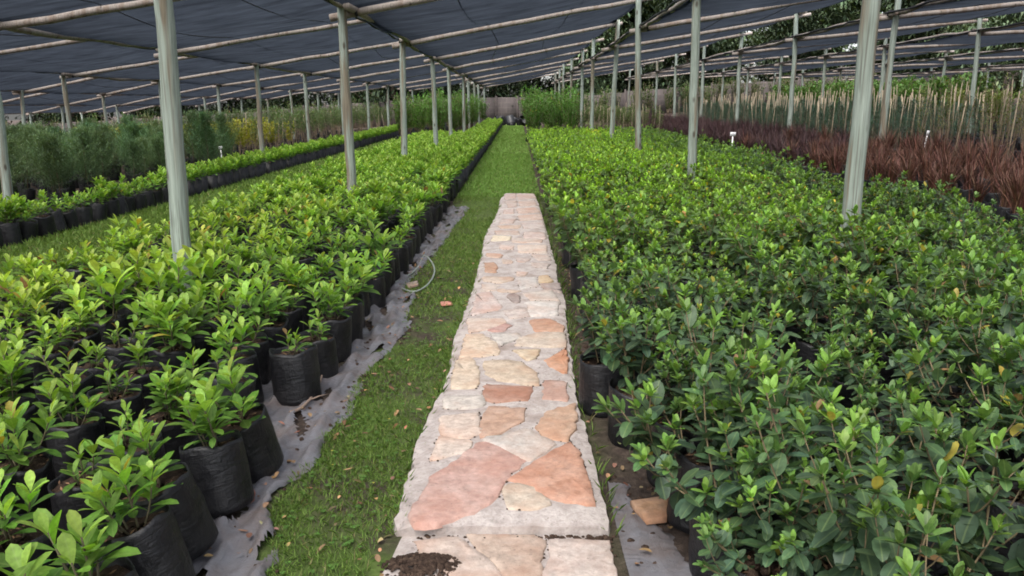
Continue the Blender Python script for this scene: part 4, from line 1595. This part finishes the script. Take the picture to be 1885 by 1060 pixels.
def ground_sheet(name, label, left, right, y0, y1, ny, nu, r, amp, hole=0.0):
    ys = np.linspace(y0, y1, ny)
    u = np.linspace(0, 1, nu)
    a, c = np.array([left(y) for y in ys]), np.array([right(y) for y in ys]) + np.convolve(r.normal(0, .05, ny), np.ones(9) / 9, 'same') + r.normal(0, .003, ny)
    XX = a[:, None] * (1 - u) + c[:, None] * u
    YY = np.repeat(ys[:, None], nu, 1) + r.normal(0, .006, (ny, nu))
    f1 = np.sin(XX * 38 + YY * 5 + 2 * np.sin(YY * 2.1)) + .7 * np.sin(XX * 61 - YY * 9 + np.sin(YY * 4))
    f2 = np.sin(YY * 17 + XX * 22 + 3 * np.sin(XX * 9))
    ZZ = .006 + amp * np.clip(f1 * .6 + f2 * .35, -.35, 2) + r.normal(0, .0012, XX.shape) + amp * .4
    ZZ *= np.where(u > .985, .35, 1)[None]
    ii = np.arange(ny * nu).reshape(ny, nu)
    F = np.stack([ii[:-1, :-1], ii[:-1, 1:], ii[1:, 1:], ii[1:, :-1]], -1).reshape(-1, 4)
    cen = np.stack([XX[:-1, :-1], YY[:-1, :-1]], -1).reshape(-1, 2)
    if hole:
        q = np.sin(cen[:, 0] * 23 + 2 * np.sin(cen[:, 1] * 3.1)) * np.sin(cen[:, 1] * 6.3 + cen[:, 0] * 7)
        F = F[q < 1 - hole]
    b = MB().add(np.stack([XX, YY, ZZ], -1).reshape(-1, 3), F)
    return tag(link(name, b.mesh(name, M_SHEET)), label, "plastic sheet")


ground_sheet("plastic_sheet", "crumpled grey plastic sheet lying along the bright shrub bags beside the grass", lambda y: -1.62, sheet_x, 1.75, 13.5, 420, 56, rl, .028, .24)
q = [G(1112, 915), G(1150, 915), G(1280, 1050), G(1300, 1085), G(1150, 1085)]
ground_sheet("plastic_sheet", "dusty grey plastic sheet with a sharp corner beside the lower slab", lambda y: np.interp(y, [2.2, q[0][1] - .04, q[0][1] + 1.6], [q[4][0] + .03, q[0][0] + .02, .5]),
             lambda y: np.interp(y, [2.2, q[2][1], q[1][1], q[1][1] + 1.4], [q[3][0], q[2][0], q[1][0] + .02, .72]), 2.2, q[0][1] + .12, 60, 16, rl, .004)

# dry leaves
n = 430
y = rl.uniform(1.9, 9, n) ** 1.0
side = rl.uniform(0, 1, n)
x = np.where(side < .35, rl.uniform(-1, -.4, n), np.where(side < .62, sheet_x(y) - rl.uniform(0, .35, n), np.where(side < .92, fr(y) + rl.uniform(.02, .3, n), fl(y) - rl.uniform(-.02, .06, n))))
z = np.where(side < .62, .022, .012) + rl.uniform(0, .012, n)
b = MB()
col = np.array([.26, .155, .085]) * rl.uniform(.3, 1.5, (n, 1)) * (1 + rl.normal(0, .12, (n, 3)))
add_leaves(b, np.stack([x, y, z], -1), sph(rl.uniform(0, 6.28, n), rl.normal(0, .3, n)), rl.uniform(.015, .05, n), rl.uniform(.010, .026, n), np.clip(col, .01, .6), rl.uniform(-.3, .5, n), .4, 'ovate')
tag(link("dry_leaves", b.mesh("dry_leaves", M_LITTER)), "brown dead leaves scattered over grass, sheet and path edges", "leaf litter", None, "stuff")

# clods of dark soil between path and bush bags, and the heap on the lower slab
b = MB()


def clod(b, x, y, z, s, r):
    n = 7
    V = unit(r.normal(0, 1, (14, 3))) * s * r.uniform(.6, 1.1, (14, 1))
    th = np.arange(n) * 2 * math.pi / n
    rings = [np.stack([s * q * np.cos(th) * (1 + r.normal(0, .15, n)), s * q * np.sin(th) * (1 + r.normal(0, .15, n)), np.full(n, s * h) + r.normal(0, s * .1, n)], -1) for q, h in ((1.0, -.2), (.95, .25), (.55, .6))]
    V = np.concatenate(rings + [[[0, 0, s * .7]]]) + (x, y, z)
    k = np.arange(n)
    b.add(V, np.concatenate([np.stack([i * n + k, i * n + (k + 1) % n, (i + 1) * n + (k + 1) % n, (i + 1) * n + k], -1) for i in range(2)]))
    b.T.append(np.stack([2 * n + k, 2 * n + (k + 1) % n, np.full(n, 3 * n)], -1) + b.n - len(V))
    b.tm.append(np.zeros(n, int))


for _ in range(240):
    y = rl.uniform(2.5, 9)
    clod(b, float(fr(y)) + rl.uniform(.03, .3), y, 0, rl.uniform(.005, .02), rl)
for _ in range(110):
    y = rl.uniform(2.2, 6)
    clod(b, float(sheet_x(y)) - rl.uniform(-.05, .3), y, .012, rl.uniform(.004, .014), rl)
for P, zt in OUTLINES:          # crumbs caught along the joints of the stones
    n = len(P)
    q = rl.integers(0, n)
    for _ in range(max(3, int(n * .42))):
        if rl.uniform() < .25:
            q = rl.integers(0, n)
        q = (q + 1) % n
        c = P.mean(0) + (P[q] - P.mean(0)) * 1.015
        clod(b, c[0] + rl.normal(0, .004), c[1] + rl.normal(0, .004), zt + .002, rl.uniform(.002, .0065), rl)
for _ in range(150):            # dark crumbs standing in for the shadow in the step between the slabs
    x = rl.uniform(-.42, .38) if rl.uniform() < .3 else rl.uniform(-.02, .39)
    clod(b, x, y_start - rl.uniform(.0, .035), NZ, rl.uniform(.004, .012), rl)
tag(link("dirt", b.mesh("dirt", M_SOIL)), "loose dark soil crumbs strewn along both edges of the walkway, some standing in for shade at the step", "soil", None, "stuff")
b = MB()
hx, hy, _ = G(782, 1042, NZ)
for _ in range(420):
    a, q = rl.uniform(0, 6.28), math.sqrt(rl.uniform(0, 1)) * (1 + .18 * math.sin(7 * _))
    clod(b, hx + .15 * q * math.cos(a), hy + .085 * q * math.sin(a), NZ + .022 * (1 - q * q), rl.uniform(.003, .012) * (1.3 - .5 * q), rl)
tag(link("dirt", b.mesh("dirt_heap", M_SOIL)), "dark crumbly soil spill heaped on the lower slab", "soil", None, "stuff")

# pale hose looping out from under the bags
P = [G(*q, .02) for q in [(728, 520), (740, 513), (757, 504), (770, 492), (776, 476), (781, 469), (790, 476), (798, 487), (801, 500), (796, 513), (787, 525), (775, 533), (762, 538), (748, 534), (736, 529)]]
P = np.array(P)
f = np.linspace(0, len(P) - 1, 60)
P = np.stack([np.interp(f, np.arange(len(P)), P[:, i]) for i in range(3)], -1)
for _ in range(3):
    P[1:-1] = (P[:-2] + 2 * P[1:-1] + P[2:]) / 4
tag(link("garden_hose", MB().tube(P, .009, 8, (.24, .27, .24)).mesh("garden_hose", M_HOSE)), "pale grey-green hose looped over the sheet edge onto the grass", "hose")

P = np.array([G(*q, .035) for q in [(534, 761), (548, 754), (560, 747), (570, 738), (577, 729), (583, 716), (590, 701), (593, 690), (596, 680)]])
P[:, 2] += rl.normal(0, .004, len(P))
bt = MB().tube(P, np.linspace(.010, .005, len(P)), 7, (.22, .16, .125))
bt.tube([P[3], P[3] + (.05, .02, .015), P[3] + (.09, .07, .01)], [.005, .004, .002], 5, (.22, .16, .125))
tag(link("fallen_twig", bt.mesh("fallen_twig", M_STEM)), "crooked brown twig lying on the grey plastic sheet", "twig")


def chip(name, label, px, rgb, th, cat="stone"):
    pts = np.array([G(*q, .02)[:2] for q in px])
    cen = pts.mean(0)
    o = []
    for i in range(len(pts)):
        a, c = pts[i], pts[(i + 1) % len(pts)]
        o += [a + (c - a) * s for s in (0, .33, .66)]
    P = np.array(o) + rl.normal(0, .003, (len(o), 2))
    n = len(P)
    rings = [np.concatenate([(P - cen) * s, np.full((n, 1), z) + rl.normal(0, .001, (n, 1))], 1) for s, z in ((1.0, 0), (1.0, th * .8), (.93, th), (.5, th))]
    V = np.concatenate(rings + [[[0, 0, th]]])
    k = np.arange(n)
    Q = np.concatenate([np.stack([r * n + k, r * n + (k + 1) % n, (r + 1) * n + (k + 1) % n, (r + 1) * n + k], -1) for r in range(3)])
    Tn = np.stack([3 * n + k, 3 * n + (k + 1) % n, np.full(n, 4 * n)], -1)
    if np.sum(P[:, 0] * np.roll(P[:, 1], -1) - np.roll(P[:, 0], -1) * P[:, 1]) < 0:
        Q, Tn = Q[:, ::-1], Tn[:, ::-1]
    b = MB().add(V, Q, lin(*rgb, .72))
    b.T.append(Tn)
    b.tm.append(np.zeros(n, int))
    tag(link(name, b.mesh(name, M_STONE), None, (cen[0], cen[1], .012)), label, cat)


chip("broken_flagstone", "loose tan flagstone offcut leaning by the bush bags near the lower slab", [(1160, 926), (1232, 918), (1228, 958), (1190, 962)], (178, 140, 110), .025)
chip("brick_chip", "reddish brown brick chip on the plastic sheet below the front bags", [(432, 908), (468, 903), (470, 918), (436, 930)], (170, 110, 88), .015, "brick chip")
chip("stone_chip", "small pink stone chip lying in the worn grass", [(811, 556), (831, 555), (833, 560), (812, 562)], (215, 150, 130), .014)
chip("stone_chip", "pale wedge of stone on the sheet by the hose", [(748, 523), (768, 518), (771, 525), (752, 530)], (170, 152, 138), .02)

# white plant labels on sticks


def plant_label(x, y, zt, w_, h_, label, tilt):
    g = float(tz(x, y))
    t = thing("plant_label", label, "label", (x, y, g), (0, tilt, 0), "white plant labels")
    link("stick", MB().box(-.012, .012, -.006, .006, 0, zt - g - h_ * .5).mesh("label_stick", M_WHITE), t)
    b = MB().box(-w_ / 2, w_ / 2, -.013, -.008, zt - g - h_, zt - g, (.8, .8, .82))
    link("plate", b.mesh("label_plate", M_WHITE), t)
    b = MB()
    for k in range(3):
        ww = w_ * (.34 - .05 * k)
        b.box(-ww, ww, -.0155, -.0145, zt - g - h_ * (.3 + .24 * k), zt - g - h_ * (.24 + .24 * k), (.25, .25, .3))
    link("writing", b.mesh("label_writing", M_WHITE), t)


x, y, z = G(1348, 243, 1.03)
plant_label(x * 1.0, y, z, .135, .095, "white label plate on a stick between bushes and purple grasses", .02)
plant_label(9.0, 18.4, 1.12, .06, .10, "white label tag among the staked saplings behind red grasses", .12)
plant_label(-7.75, 21.6, .62, .10, .09, "small white label tag behind the narrow bright shrub bed", -.05)

# empty black bags dumped at the end of the lane
for k in range(18):
    x = -2.6 + .24 * k + rl.normal(0, .12)
    y = 62.5 + rl.normal(0, .5)
    o = link("discarded_bag", BAGS[k % 7], None, (x, y, float(tz(x, y)) + .05), (rl.uniform(-1.2, 1.2), rl.uniform(-.6, .6), rl.uniform(0, 6)), rl.uniform(1.5, 2.6))
    tag(o, f"discarded black bag, {nth(k)} from the low end of the pile closing the lane", "bag", "empty bags piled at the end of the lane")
